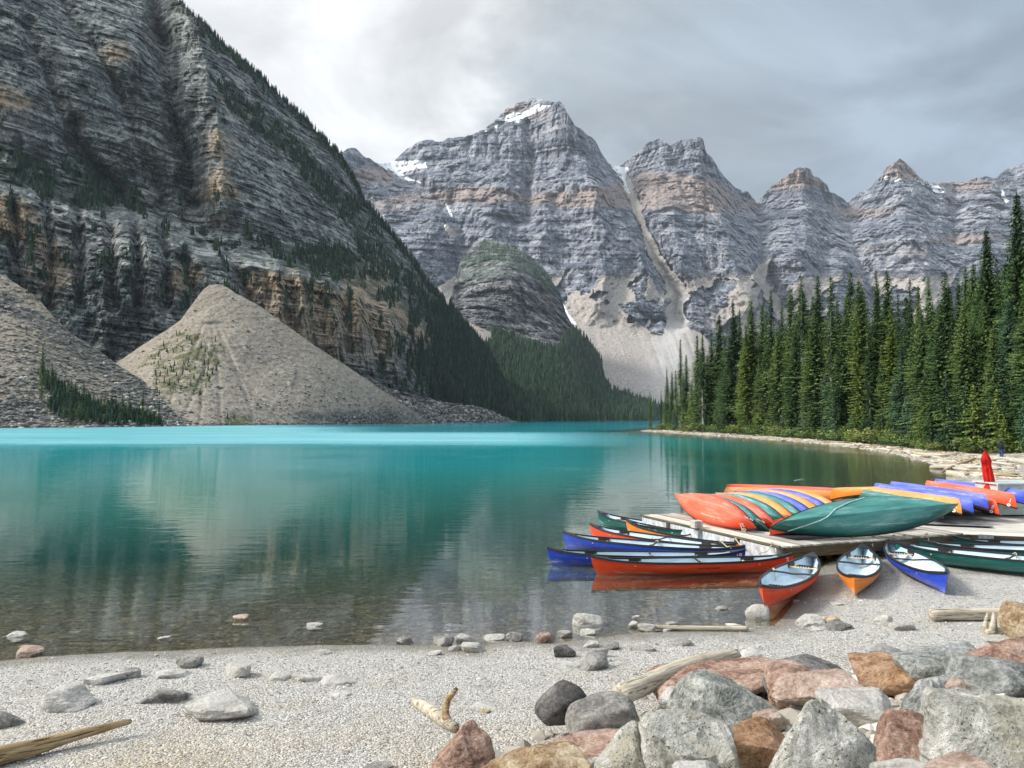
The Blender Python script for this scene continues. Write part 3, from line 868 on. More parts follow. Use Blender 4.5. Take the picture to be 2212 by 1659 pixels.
# ------------------------------------------------------------------ wooded hill with a rounded cliff in the middle distance
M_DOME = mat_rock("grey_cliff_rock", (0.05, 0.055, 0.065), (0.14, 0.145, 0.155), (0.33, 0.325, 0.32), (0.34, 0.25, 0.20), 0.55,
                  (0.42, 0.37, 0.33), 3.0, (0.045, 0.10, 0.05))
HD_crest = [(925, 720), (960, 705), (971, 650), (986, 600), (993, 570), (1015, 538), (1040, 521), (1060, 518), (1082, 520), (1105, 533), (1142, 551), (1172, 574), (1194, 608), (1213, 641), (1222, 674), (1239, 708), (1263, 734), (1287, 758),
            (1299, 782), (1305, 830), (1329, 848), (1360, 860), (1388, 871), (1421, 882), (1480, 890), (1540, 893), (1700, 895)]
HD = Relief(925, 1700, 2.2, HD_crest, [(925, 918), (1700, 918)], 300,
            tps([(925, 916, 1000), (1050, 914, 1000), (1200, 914, 1150), (1350, 914, 1300), (1550, 914, 1500), (1700, 914, 1500), (1000, 720, 1500), (971, 650, 1750), (1040, 521, 2050), (1105, 600, 1800), (1110, 720, 1620),
                 (1060, 800, 1330), (1200, 780, 1500), (1213, 641, 1950), (1263, 734, 1850), (1305, 830, 1750), (1250, 850, 1350), (1388, 871, 1700), (1100, 560, 1900), (1600, 893, 1750)]), 3.5, 8)
def build_dome():
    R = HD
    X, Y, Z = R.base()
    s = Z + 0.06 * X + 12 * fbm(X * 0.004, Y * 0.004, Z * 0.004, 3, 7)
    forest_top = np.interp(R.QX, [925, 1000, 1064, 1090, 1150, 1200, 1225, 1240, 1263, 1310, 1700], [640, 705, 718, 722, 748, 760, 725, 700, 730, 800, 800])
    rockm = 1 - sstep(R.QY, forest_top - 4, forest_top + 6)
    cliff = rockm * sstep(R.QY, 600, 625)
    R.D += rockm * rock_relief(R, s, (4, 6, 0.06, 0.15), (30.0, 0.026), (12, 0.03, 2.0), 61, X, Y, Z) * (0.5 + 0.5 * cliff)
    R.D += (1 - rockm) * 14 * fbm(X * 0.01, Y * 0.01, Z * 0.01, 4, 64)
    rib(R, [(1120, 610), (1135, 700)], -25, 14); rib(R, [(1165, 600), (1180, 720)], -20, 12)
    green = (1 - rockm)
    green = np.maximum(green, polymask(R, [[(1040, 515), (1110, 530), (1190, 595), (1220, 660), (1160, 600), (1100, 570), (1060, 560), (1020, 575), (1000, 600), (990, 570)], [(990, 590), (1050, 570), (1150, 590), (1060, 600), (1000, 620)]], 14, 9, 0.04) * 0.4)
    warm = 0.5 * blob(R, 1180, 660, 40, 50) + 0.3 * blob(R, 1010, 650, 30, 40) - 0.25
    tal = polymask(R, [[(990, 685), (1020, 700), (1062, 718), (1066, 742), (1043, 752), (1010, 715)]], 4)
    R.green = (1 - rockm) * (1 - tal)
    R.rockgreen = green
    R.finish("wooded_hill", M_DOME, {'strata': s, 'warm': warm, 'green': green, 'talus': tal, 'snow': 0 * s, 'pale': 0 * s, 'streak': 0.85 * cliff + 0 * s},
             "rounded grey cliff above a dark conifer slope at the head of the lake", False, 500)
build_dome()

# ------------------------------------------------------------------ the range of peaks
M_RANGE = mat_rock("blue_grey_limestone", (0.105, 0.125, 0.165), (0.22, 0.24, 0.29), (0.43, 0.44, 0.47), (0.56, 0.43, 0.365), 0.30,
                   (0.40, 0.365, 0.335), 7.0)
RG_crest = [(560, 420), (700, 350), (736, 332), (751, 321), (766, 319), (779, 332), (807, 347), (818, 354), (850, 349), (867, 332), (881, 321), (904, 306), (922, 300), (948, 306), (974, 298), (1004, 295), (1045, 280), (1067, 261),
            (1079, 250), (1094, 232), (1110, 235), (1116, 224), (1138, 215), (1157, 211), (1179, 217), (1198, 222), (1209, 220), (1216, 226), (1227, 246), (1242, 272), (1265, 287), (1287, 306), (1298, 328), (1313, 351),
            (1325, 358), (1340, 359), (1353, 349), (1377, 329), (1398, 310), (1423, 299), (1438, 308), (1448, 316), (1470, 302), (1495, 300), (1507, 296), (1519, 300), (1525, 329), (1537, 341), (1555, 369), (1580, 397), (1600, 412),
            (1616, 414), (1636, 438), (1661, 406), (1681, 393), (1697, 381), (1721, 363), (1733, 361), (1752, 367), (1756, 381), (1766, 381), (1786, 397), (1792, 414), (1818, 426), (1831, 438), (1843, 426), (1883, 402), (1903, 381),
            (1916, 361), (1944, 344), (1954, 351), (1972, 367), (1988, 385), (2021, 397), (2053, 393), (2086, 393), (2126, 381), (2150, 383), (2183, 361), (2212, 353), (2300, 335), (2460, 360), (2600, 420)]
RG = Relief(560, 2600, 2.2, RG_crest, [(560, 916), (2600, 916)], 340,
            tps([(560, 910, 1900), (900, 910, 1900), (1300, 910, 1750), (1600, 910, 1900), (2000, 910, 2100), (2600, 910, 2300), (1000, 700, 2350), (1350, 780, 2080), (1500, 780, 2080), (1700, 750, 2350), (2100, 700, 2500), (2600, 700, 2500),
                 (850, 650, 2500), (1250, 640, 2480), (1400, 690, 2350), (1600, 640, 2550), (1480, 640, 2450), (736, 332, 3200), (850, 349, 3500), (960, 306, 3500), (1157, 215, 3600), (1216, 230, 3300), (1330, 358, 3500), (1423, 299, 3450),
                 (1510, 298, 3350), (1636, 438, 3500), (1733, 361, 3500), (1831, 438, 3600), (1944, 345, 3600), (2100, 390, 3600), (2300, 335, 3500), (2600, 420, 3400), (900, 480, 2900), (1050, 380, 3150), (1150, 380, 3150), (1290, 400, 3000),
                 (1100, 520, 2750), (1250, 500, 2750), (1450, 450, 2950), (1560, 500, 2850), (1700, 500, 3000), (1900, 500, 3100), (2100, 500, 3100), (1900, 620, 2700), (600, 500, 2800)]), 4.0, 9)
def build_range():
    R = RG
    Z0 = R.base()[2]
    ribs = [([(1209, 222), (1250, 330), (1290, 420), (1310, 520), (1290, 640)], 190, 75), ([(1100, 300), (1090, 400), (1060, 480), (1045, 600)], 110, 55),
            ([(904, 306), (960, 430), (900, 560)], 110, 70), ([(1507, 298), (1530, 420), (1565, 500), (1600, 640)], 190, 70), ([(1423, 299), (1430, 420), (1480, 560)], 120, 55),
            ([(1733, 361), (1745, 470), (1720, 600)], 130, 60), ([(1944, 345), (1960, 470), (2000, 620)], 160, 70), ([(2126, 381), (2130, 500), (2160, 620)], 110, 60),
            ([(766, 320), (820, 430), (870, 560)], 120, 70), ([(1180, 420), (1170, 520)], 80, 40), ([(1380, 480), (1400, 600), (1360, 680)], 110, 45), ([(1640, 560), (1600, 700)], 90, 50), ([(1840, 520), (1800, 640)], 90, 50)]
    for l, a, w in ribs: rib(R, l, a * 0.75, w, 1.15)
    gul = [([(1340, 358), (1355, 400), (1368, 440), (1392, 500), (1420, 560), (1445, 600), (1468, 640), (1462, 690)], -170, 30), ([(975, 430), (1000, 500), (985, 620)], -90, 34), ([(1140, 270), (1146, 350), (1140, 470)], -90, 18),
           ([(1636, 438), (1650, 560), (1690, 660)], -120, 34), ([(1831, 438), (1850, 560), (1900, 660)], -120, 38), ([(850, 350), (900, 400), (960, 440)], -110, 30), ([(2060, 395), (2070, 520)], -80, 30),
           ([(1050, 300), (1052, 345)], -45, 8), ([(1075, 290), (1078, 345)], -45, 8), ([(1015, 300), (1015, 345)], -45, 9), ([(1600, 412), (1600, 470)], -60, 14)]
    for l, a, w in gul: rib(R, l, a, w, 1.0)
    X, Y, Z = R.base()
    s = 0.3 * Z + 0.7 * Z0 + 0.05 * X - 0.10 * (X - 600) * (X > 600) * 0.6 + 18 * fbm(X * 0.0015, Y * 0.0015, Z * 0.0015, 3, 17)
    T1 = [[(1212, 640), (1222, 655), (1235, 655), (1262, 640), (1300, 652), (1335, 680), (1380, 702), (1410, 722), (1440, 700), (1452, 655), (1435, 610), (1405, 560), (1385, 500), (1362, 440), (1346, 395), (1330, 361), (1350, 359), (1362, 385), (1378, 430),
           (1402, 500), (1430, 555), (1465, 595), (1492, 640), (1478, 655), (1475, 672), (1495, 700), (1530, 730), (1570, 770), (1620, 800), (1620, 930), (1200, 930), (1290, 780), (1240, 700)],
          [(935, 625), (975, 600), (1005, 590), (1000, 620), (985, 650), (1030, 700), (1080, 725), (1060, 780), (960, 690)], [(1625, 600), (1640, 570), (1665, 560), (1655, 610), (1700, 670), (1760, 740), (1720, 750)],
          [(1395, 640), (1400, 600), (1415, 612), (1430, 640), (1400, 650)], [(955, 470), (975, 490), (1000, 505), (975, 510)]]
    tal = polymask(R, T1, 9, 19, 0.05)
    isl = polymask(R, [[(1335, 655), (1390, 648), (1436, 668), (1440, 690), (1410, 690), (1375, 688), (1345, 670)], [(1425, 690), (1440, 700), (1430, 722), (1405, 718)], [(1480, 700), (1510, 690), (1530, 720), (1500, 715)]], 3, 20, 0.08)
    low = sstep(R.QY, 540, 640)
    diag = fbm((R.QX + R.QY * 0.5) * 0.018, (R.QY) * 0.012, 0 * R.QX, 5, 301, 0.6)
    tal2 = low * (diag > 0.12) * (R.QX > 1225) * (R.QX < 2300)
    tal2 = np.maximum(tal2, (R.QX < 1225) * low * (diag > 0.22))
    tal = np.maximum(tal, tal2 * 0.85)
    tal = tal * (1 - isl)
    rockw = 1 - tal
    R.D += rockw * rock_relief(R, s, (11, 13, 0.016, 0.045), (50.0, 0.010), (34, 0.012, 2.8), 71, X, Y, Z)
    R.D += rockw * 15 * ridged(X * 0.03, Y * 0.03, s * 0.008, 4, 171, 0.65)
    R.D += tal * (6 * fbm(X * 0.01, Y * 0.01, Z * 0.01, 4, 74) + 2.5 * fbm(X * 0.08, Y * 0.08, Z * 0.08, 3, 75))
    R.D += isl * -45
    colz = sstep(R.QY, 352, 342) * sstep(R.QY, R.crest[None] + 4, R.crest[None] + 16) * sstep(R.QX, 955, 985) * (1 - sstep(R.QX, 1190, 1230))
    R.D += colz * 55 * ridged(X * 0.022, Y * 0.004, Z * 0.0008, 3, 401, 0.55)
    R.D += tal * 5 * ridged((R.QX - 0.35 * R.QY) * 0.05, R.QY * 0.004, 0 * X, 3, 402)
    warm = np.zeros(R.QX.shape) - 0.16
    for cx, cy, rx, ry, a in ((1200, 255, 60, 30, 0.3), (1110, 235, 50, 18, 0.9), (1240, 310, 60, 30, 0.35), (1100, 350, 90, 14, 0.25), (1030, 420, 90, 22, 0.8), (1240, 430, 110, 26, 0.75), (1340, 420, 60, 30, 0.5), (860, 440, 90, 30, 0.55),
                              (800, 380, 60, 20, 0.7), (1470, 400, 70, 40, 0.7), (1530, 430, 50, 30, 0.9), (1400, 400, 40, 40, 0.8), (1720, 385, 50, 18, 1.0), (1700, 400, 60, 14, 0.8), (1940, 370, 60, 20, 0.7), (1850, 460, 90, 20, 0.5),
                              (1900, 540, 110, 20, 0.45), (2100, 400, 120, 30, 0.6), (2080, 520, 100, 26, 0.5), (1400, 520, 60, 30, 0.4), (1620, 440, 40, 30, 0.6), (1200, 600, 100, 40, 0.15), (930, 600, 60, 40, 0.3), (1480, 610, 50, 30, 0.5), (1560, 700, 60, 30, 0.4)):
        warm += 1.5 * a * blob(R, cx, cy, rx, ry)
    snow = polymask(R, [[(1076, 257), (1112, 241), (1128, 244), (1164, 224), (1169, 228), (1194, 227), (1159, 244), (1123, 257), (1120, 267), (1110, 262), (1081, 262)], [(1045, 279), (1076, 268), (1074, 276), (1050, 286)],
                        [(812, 350), (853, 348), (918, 345), (922, 362), (889, 366), (871, 373), (874, 381), (908, 392), (910, 396), (879, 390), (858, 380), (827, 362)],
                        [(1320, 357), (1356, 361), (1358, 371), (1350, 380), (1360, 420), (1350, 410), (1343, 389), (1330, 371)], [(961, 440), (966, 440), (980, 468), (974, 470)], [(956, 484), (963, 486), (961, 494)],
                        [(1211, 648), (1217, 655), (1228, 678), (1246, 700), (1240, 702), (1222, 684)], [(2163, 408), (2168, 412), (2172, 428), (2180, 434), (2174, 440), (2164, 426)],
                        [(1925, 392), (1950, 384), (1945, 392)]], 2.0, 22, 0.12)
    dust = polymask(R, [[(1968, 380), (2000, 388), (2040, 400), (2060, 420), (2010, 415)], [(1900, 384), (1930, 380), (1925, 392)]], 6, 25, 0.1) * (fbm(X * 0.03, Y * 0.03, Z * 0.06, 3, 88) > 0.02)
    snow = np.maximum(snow, dust * 0.8)
    pale = 0.75 * np.exp(-(dline(R.QX, R.QY, [(1340, 362), (1355, 400), (1370, 440), (1392, 500), (1420, 560), (1448, 605), (1468, 640), (1462, 690), (1450, 740), (1440, 800)])[0] / np.interp(R.QY, [360, 560, 640, 700, 900], [9, 9, 22, 26, 70])) ** 2)
    pale = pale * (1.0 + 0.6 * fbm(X * 0.01, Y * 0.01, Z * 0.01, 4, 92)) * tal * sstep(R.QY, 380, 620)
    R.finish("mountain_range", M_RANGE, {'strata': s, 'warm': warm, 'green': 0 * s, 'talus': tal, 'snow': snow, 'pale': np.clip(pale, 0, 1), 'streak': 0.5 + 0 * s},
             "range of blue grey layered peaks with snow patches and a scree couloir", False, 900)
build_range()
# ------------------------------------------------------------------ conifers
def mat_needles(name, c1, c2, c3):
    m, t, b = new_mat(name)
    oi = t.node('ShaderNodeObjectInfo').outputs['Random']
    tone = t.attr('tone')
    p = t.geo()
    n = t.noise(p, 0.22, 3, 0.6)
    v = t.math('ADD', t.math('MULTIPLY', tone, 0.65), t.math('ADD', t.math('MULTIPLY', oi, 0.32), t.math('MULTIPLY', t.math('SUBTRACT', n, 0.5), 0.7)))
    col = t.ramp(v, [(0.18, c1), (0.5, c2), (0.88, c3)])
    t.plug(b.inputs['Base Color'], col)
    b.inputs['Roughness'].default_value = 0.75
    b.inputs['Specular IOR Level'].default_value = 0.2
    return m
M_NEEDLE = mat_needles("spruce_needles", (0.014, 0.042, 0.018), (0.078, 0.152, 0.048), (0.25, 0.34, 0.10))
M_NEEDLE_Y = mat_needles("yellow_green_needles", (0.04, 0.08, 0.015), (0.14, 0.21, 0.04), (0.28, 0.34, 0.08))
M_NEEDLE_B = mat_needles("blue_green_needles", (0.02, 0.06, 0.035), (0.075, 0.15, 0.08), (0.17, 0.27, 0.15))
M_SHRUB = mat_needles("shrub_leaves", (0.035, 0.06, 0.018), (0.11, 0.16, 0.045), (0.26, 0.28, 0.09))
def mat_bark(name, a, bcol):
    m, t, b = new_mat(name)
    p = t.tc('Object')
    n = t.noise(t.vmul(p, (9, 9, 1.2)), 1.0, 5, 0.7)
    t.plug(b.inputs['Base Color'], t.ramp(n, [(0.35, a), (0.6, bcol)]))
    b.inputs['Roughness'].default_value = 0.95
    t.plug(b.inputs['Normal'], t.bump(n, 0.8, 0.05))
    return m
M_BARK = mat_bark("spruce_bark", (0.07, 0.055, 0.045), (0.26, 0.23, 0.20))
M_BARKG = mat_bark("dead_wood_bark", (0.20, 0.19, 0.17), (0.46, 0.44, 0.40))

def conifer_meshes(idx, H=28.0, R=2.5, dens=1.0, leaf=0.42, bare=0.06, needle=M_NEEDLE, thin=1.0, dead=0.0, bark=M_BARK, lean=0.0):
    rng = np.random.default_rng(100 + idx)
    V = []; T = []; tone = []
    z = H * bare
    zs = []
    while z < H * 0.985:
        zs.append(z)
        z += (0.30 + 0.12 * rng.random()) * (0.75 + 0.5 * (z / H < 0.5)) / dens ** 0.5
    gap = fbm(np.array(zs) * 0.35, np.zeros(len(zs)), np.zeros(len(zs)) + idx, 3, idx)
    tips = []
    for zi, g in zip(zs, gap):
        f = 1 - zi / H
        prof = min(1.0, f * 1.9) ** 0.85 * (1 - 0.25 * max(0, (f - 0.75) * 4)) 
        Rz = R * prof * (1 + 0.45 * g) + 0.12
        nb = int(max(3, (4 + 4.5 * prof) * dens * thin + rng.random()))
        a0 = rng.random() * 6.28
        for b in range(nb):
            a = a0 + b * 6.283 / nb + rng.normal(0, 0.3)
            asym = 1 + 0.30 * math.sin(a * 1 + zi * 0.7 + idx) * g * 2
            L = Rz * (0.62 + 0.5 * rng.random()) * max(0.4, asym)
            if rng.random() < 0.06: L *= 1.35
            br_tone = rng.normal(0.45, 0.20)
            dr = 0.10 + 0.42 * f
            ca, sa = math.cos(a), math.sin(a)
            if rng.random() < dead * (1.2 if f > 0.5 else 0.3):
                tips.append((zi, a, L)); continue
            n = max(2, int(L / (leaf * 0.40)))
            for k in range(n):
                u = (k + 0.5 + rng.normal(0, 0.25)) / n
                u = min(max(u, 0.08), 1.0)
                r = L * u
                zz = zi - dr * r + 0.16 * L * u ** 3 + rng.normal(0, 0.05)
                for side in (-1, 1):
                    wv = leaf * (0.6 + 0.7 * rng.random()) * (1.15 - 0.55 * u)
                    ang = a + side * (0.5 + 0.7 * rng.random())
                    bx, by = r * ca, r * sa
                    tx, ty = bx + wv * math.cos(ang), by + wv * math.sin(ang)
                    tz = zz - wv * (0.18 + 0.5 * rng.random())
                    px, py = -math.sin(ang) * wv * 0.30, math.cos(ang) * wv * 0.30
                    i = len(V)
                    V += [(bx - px, by - py, zz + 0.04), (bx + px, by + py, zz + 0.02), (tx + px * .3, ty + py * .3, tz)]
                    T.append((i, i + 1, i + 2))
                    tn = br_tone + 0.55 * (u - 0.6) + rng.normal(0, 0.10)  # inner needles toned darker, adding painted shade inside the crown; tips paler
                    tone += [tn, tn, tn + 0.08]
    # leader
    for k in range(10):
        zz = H * (0.975 + 0.025 * k / 10)
        a = rng.random() * 6.28; w = 0.26 * (1 - k / 11)
        i = len(V)
        V += [(0, 0, zz + 0.2), (0.05, 0, zz), (w * math.cos(a), w * math.sin(a), zz - 0.1)]
        T.append((i, i + 1, i + 2)); tone += [0.5] * 3
    V = np.array(V)
    if lean: V[:, 0] += lean * (V[:, 2] / H) ** 2
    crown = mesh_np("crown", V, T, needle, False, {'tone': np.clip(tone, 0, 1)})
    mb = MB()
    r0 = 0.30 * (H / 28)
    mb.tube([(lean * (q ** 2) + 0.05 * math.sin(q * 9 + idx), 0.05 * math.cos(q * 7), H * q) for q in np.linspace(0, 0.99, 9)], [r0 * (1.25 - 0.25 * min(1, q * 12)) * (1 - q) ** 0.8 + 0.03 for q in np.linspace(0, 0.99, 9)], 6)
    for zi, a, L in tips[::2]:
        ca, sa = math.cos(a), math.sin(a)
        mb.tube([(0, 0, zi), (L * .5 * ca, L * .5 * sa, zi - 0.1 * L), (L * ca, L * sa, zi - 0.45 * L)], [0.045, 0.03, 0.012], 3, False)
    me = bpy.data.meshes.new("trunk"); me.from_pydata(mb.v, [], mb.f); me.update(); me.materials.append(bark)
    return crown, me, H

VAR = [conifer_meshes(0, 28, 2.5), conifer_meshes(1, 30, 2.3, thin=0.85), conifer_meshes(2, 26, 2.7), conifer_meshes(3, 29, 2.0, thin=0.8, bare=0.10, dead=0.2), conifer_meshes(4, 27, 2.4, dead=0.15, bare=0.03)]
VAR_Y = [conifer_meshes(10, 27, 2.4, needle=M_NEEDLE_Y), conifer_meshes(11, 28, 2.2, needle=M_NEEDLE_Y, thin=0.85)]
VAR_B = [conifer_meshes(12, 26, 2.6, needle=M_NEEDLE_B), conifer_meshes(13, 27, 2.4, needle=M_NEEDLE_B, dead=0.1)]
VAR_T = [conifer_meshes(20, 28, 1.9, thin=0.6, bare=0.18, dead=0.45, bark=M_BARKG), conifer_meshes(21, 29, 1.8, thin=0.6, bare=0.3, dead=0.5, bark=M_BARKG)]
VAR_N = [conifer_meshes(30, 26, 2.7, dens=1.5, leaf=0.34, bare=0.02), conifer_meshes(31, 27, 2.5, dens=1.5, leaf=0.34, bare=0.12), conifer_meshes(32, 25, 2.8, dens=1.5, leaf=0.34, bare=0.01, needle=M_NEEDLE_B)]
VAR_S = [conifer_meshes(40, 8, 1.3, dens=0.8, leaf=0.30, bare=0.0), conifer_meshes(41, 7, 1.2, dens=0.8, leaf=0.30, bare=0.0, needle=M_NEEDLE_B), conifer_meshes(42, 7, 1.3, dens=0.8, leaf=0.3, bare=0.0, needle=M_NEEDLE_Y)]

def put_tree(var, x, y, h, label, group, name="spruce_tree", wide=1.0):
    crown, trunk, H = var
    k = h / H
    z = gz(x, y) - 0.15
    e = empty(name, (x, y, z), random.random() * 6.28)
    e.scale = (k * wide, k * wide, k)
    tag(e, label, "tree", group)
    link("trunk", trunk, e)
    link("crown", crown, e)
    return e
DT = [(1380, 250), (1404, 247), (1440, 228), (1500, 200), (1600, 168), (1700, 142), (1800, 121), (1900, 104), (2000, 87), (2100, 79), (2212, 73), (2420, 64)]
def dtree(q): return float(np.interp(q, [a for a, _ in DT], [b for _, b in DT]))
ORD = ["first", "second", "third", "fourth", "fifth", "sixth", "seventh", "eighth", "ninth", "tenth", "eleventh", "twelfth", "thirteenth", "fourteenth", "fifteenth", "sixteenth", "seventeenth", "eighteenth", "nineteenth", "twentieth",
       "twenty-first", "twenty-second", "twenty-third", "twenty-fourth", "twenty-fifth", "twenty-sixth", "twenty-seventh", "twenty-eighth", "twenty-ninth", "thirtieth", "thirty-first", "thirty-second", "thirty-third", "thirty-fourth",
       "thirty-fifth", "thirty-sixth", "thirty-seventh", "thirty-eighth", "thirty-ninth", "fortieth"]
def tree_at(qx, qtop, off, var, label, group, wide=1.0):
    D = dtree(qx) + off
    x = (qx - 1106) / FQ * D
    zt = at_y(qx, qtop, D).z
    h = zt - gz(x, D)
    return put_tree(var, x, D, h, label, group, wide=wide)
SKYX = [1404, 1428, 1441, 1452, 1471, 1483, 1507, 1519, 1538, 1556, 1586, 1600, 1625, 1649, 1668, 1692, 1710, 1734, 1771, 1799, 1842, 1860, 1898, 1922, 1944, 1971, 1988, 2011, 2047, 2077, 2092, 2110, 2140, 2162, 2209, 2262]
def near_sky(q): return min(range(len(SKYX)), key=lambda i: abs(SKYX[i] - q))
def build_forest():
    random.seed(5)
    sky = [(1404, 842, 0), (1428, 841, 0), (1441, 793, 2), (1452, 800, 5), (1471, 730, 4), (1483, 763, 6), (1507, 720, 3), (1519, 721, 8), (1538, 716, 5), (1556, 676, 9), (1586, 648, 5), (1600, 664, 12), (1625, 644, 4), (1649, 650, 14),
           (1668, 622, 8), (1692, 655, 14), (1710, 620, 12), (1734, 586, 10), (1771, 589, 13), (1799, 593, 10), (1842, 582, 9), (1860, 600, 5), (1898, 577, 12), (1922, 578, 14), (1944, 630, 12), (1971, 596, 10), (1988, 612, 12), (2011, 592, 10),
           (2047, 580, 9), (2077, 594, 12), (2092, 567, 10), (2110, 563, 10), (2140, 487, 8), (2162, 548, 9), (2209, 408, 4), (2262, 420, 4)]
    for i, (qx, qt, off) in enumerate(sky):
        if qx < 2100: var = random.choice(VAR)
        else: var = VAR_N[i % 2]
        if qx == 1734 or qx == 2162: var = VAR_T[0]
        tree_at(qx, qt, off, var, "spruce with the %s tip from the left on the right-hand forest skyline" % ORD[i], "spruces of the right-hand forest", wide=(1.0 if qx > 1500 else 0.8) * random.uniform(0.75, 1.3))
    # lower front row, seen against the taller ones
    front = [(1437, 850, 'S'), (1462, 840, 'v'), (1494, 835, 'v'), (1530, 800, 'v'), (1560, 800, 'b'), (1575, 755, 'v'), (1602, 760, 'y'), (1613, 700, 'y'), (1640, 770, 'v'), (1655, 745, 'v'), (1684, 700, 'v'), (1720, 700, 'v'), (1745, 720, 'y'),
             (1762, 672, 'v'), (1797, 671, 't'), (1790, 760, 'b'), (1825, 690, 'v'), (1855, 640, 'y'), (1880, 690, 'v'), (1905, 745, 'v'), (1928, 655, 'y'), (1950, 740, 'b'), (1975, 700, 'v'), (1994, 660, 'v'), (2020, 700, 'v'), (2035, 650, 'v'),
             (2060, 690, 'v'), (2085, 660, 'n'), (2105, 690, 'n'), (2130, 640, 'n'), (2183, 640, 'nb'), (2150, 700, 'n'), (2225, 600, 'n'), (2250, 660, 'nb')]
    for i, (qx, qt, k) in enumerate(front):
        var = {'v': random.choice(VAR), 'y': random.choice(VAR_Y), 'b': random.choice(VAR_B), 't': VAR_T[1], 'S': VAR[2], 'n': VAR_N[i % 2], 'nb': VAR_N[2]}[k]
        kind = {'v': "dark green spruce", 'y': "yellowish green spruce", 'b': "blue green spruce", 't': "thin pale-trunked spruce", 'S': "small dark spruce", 'n': "full dark spruce", 'nb': "bushy blue green spruce"}[k]
        tree_at(qx, qt, random.uniform(-1.5, 2.5), var, "%s, %s from the left in the front row of the right forest" % (kind, ORD[i]), "spruces of the right-hand forest", wide=random.uniform(0.85, 1.35))
    # the pale dead-branched one near the point
    e = tree_at(1518, 745, -2, VAR_T[0], "half dead spruce with bare pale grey branches near the wooded point", None, wide=1.35)
    # depth of the wood
    qs = list(np.linspace(1440, 2330, 104))
    for i, q in enumerate(qs):
        q += random.uniform(-4, 4)
        env = float(np.interp(q, [s[0] for s in sky], [s[1] for s in sky]))
        off = random.uniform(8, 34)
        qt = max(env + random.uniform(26, 120), 600 if q < 2080 else 560)
        var = random.choice(VAR + VAR + VAR_Y + VAR_B + VAR_T) if q < 2110 else random.choice(VAR_N)
        tree_at(q, qt, off, var, "spruce inside the wood, %s behind the %s skyline spruce from the left" % (random.choice(("just", "well", "slightly left", "slightly right")), ORD[near_sky(q)]), "spruces inside the right-hand forest", wide=random.uniform(1.0, 1.3))
    # saplings along the edge
    for i, q in enumerate(np.linspace(1425, 2260, 54)):
        q += random.uniform(-6, 6)
        D = dtree(q) - random.uniform(0.5, 3.5)
        x = (q - 1106) / FQ * D
        put_tree(random.choice(VAR_S), x, D, random.uniform(2.5, 8.5), "young spruce at the forest edge, %s below the %s skyline spruce" % (random.choice(("just", "left", "right")), ORD[near_sky(q)]), "young spruces at the forest edge", name="young_spruce")
build_forest()

def bush_mesh(idx, mat):
    rng = np.random.default_rng(500 + idx)
    V = []; T = []; tone = []
    lobes = [(rng.normal(0, .45), rng.normal(0, .45), rng.uniform(.3, .75), rng.uniform(.35, .6)) for _ in range(7)]
    for cx, cy, cz, r in lobes:
        tl = rng.normal(.5, .15)
        for k in range(190):
            d = rng.normal(size=3); d /= np.linalg.norm(d)
            if d[2] < -0.4: continue
            p = np.array([cx, cy, cz]) + d * r * rng.uniform(.6, 1.08)
            p[2] = max(p[2], 0.02)
            a = rng.normal(size=3) * 0.075; b = rng.normal(size=3) * 0.075
            i = len(V); V += [p, p + a, p + b]; T.append((i, i + 1, i + 2)); q = tl + rng.normal(0, .15) + 0.2 * d[2]; tone += [q] * 3
    return mesh_np("bush", V, T, mat, False, {'tone': np.clip(tone, 0, 1)})
def build_bushes():
    random.seed(8)
    ms = [bush_mesh(i, m) for i, m in enumerate((M_SHRUB, M_SHRUB, M_NEEDLE_Y, M_NEEDLE))]
    for i, q in enumerate(np.concatenate([np.linspace(1412, 1900, 34) + 9 * np.sin(np.arange(34) * 2.1), np.linspace(1915, 2250, 12)])):
        q += random.uniform(-5, 5)
        D = dtree(q) - random.uniform(0.5, 3.5)
        x = (q - 1106) / FQ * D
        s = random.uniform(0.5, 2.3) * (1.0 if q < 1950 else 0.75)
        o = link("bush", random.choice(ms))
        o.location = (x, D, gz(x, D) - 0.1); o.scale = (s * 1.5, s * 1.5, s); o.rotation_euler = (0, 0, random.random() * 6)
        tag(o, "low leafy bush %s below the %s skyline spruce of the right forest" % (random.choice(("just", "left", "right")), ORD[near_sky(q)]), "bush", "bushes along the forest edge")
    for n, (qx, qy, s, lab) in enumerate(((2025, 975, 1.0, "dark green bush left of the leaning grey trunk"), (2090, 978, 0.8, "yellow green bush in front of the person on the bank"), (2185, 968, 1.6, "broad bush under the big spruce at the right edge"),
                                           (1990, 968, 0.9, "bright bush on the bank above the driftwood bend"), (1955, 962, 1.1, "low bush on the bank left of the bend"))):
        p = at_ground(qx, qy)
        o = link("bush", ms[n % 4]); o.location = (p.x, p.y, p.z - 0.1); o.scale = (s * 1.5, s * 1.2, s); o.rotation_euler = (0, 0, n)
        tag(o, lab, "bush", "bushes along the forest edge")
build_bushes()

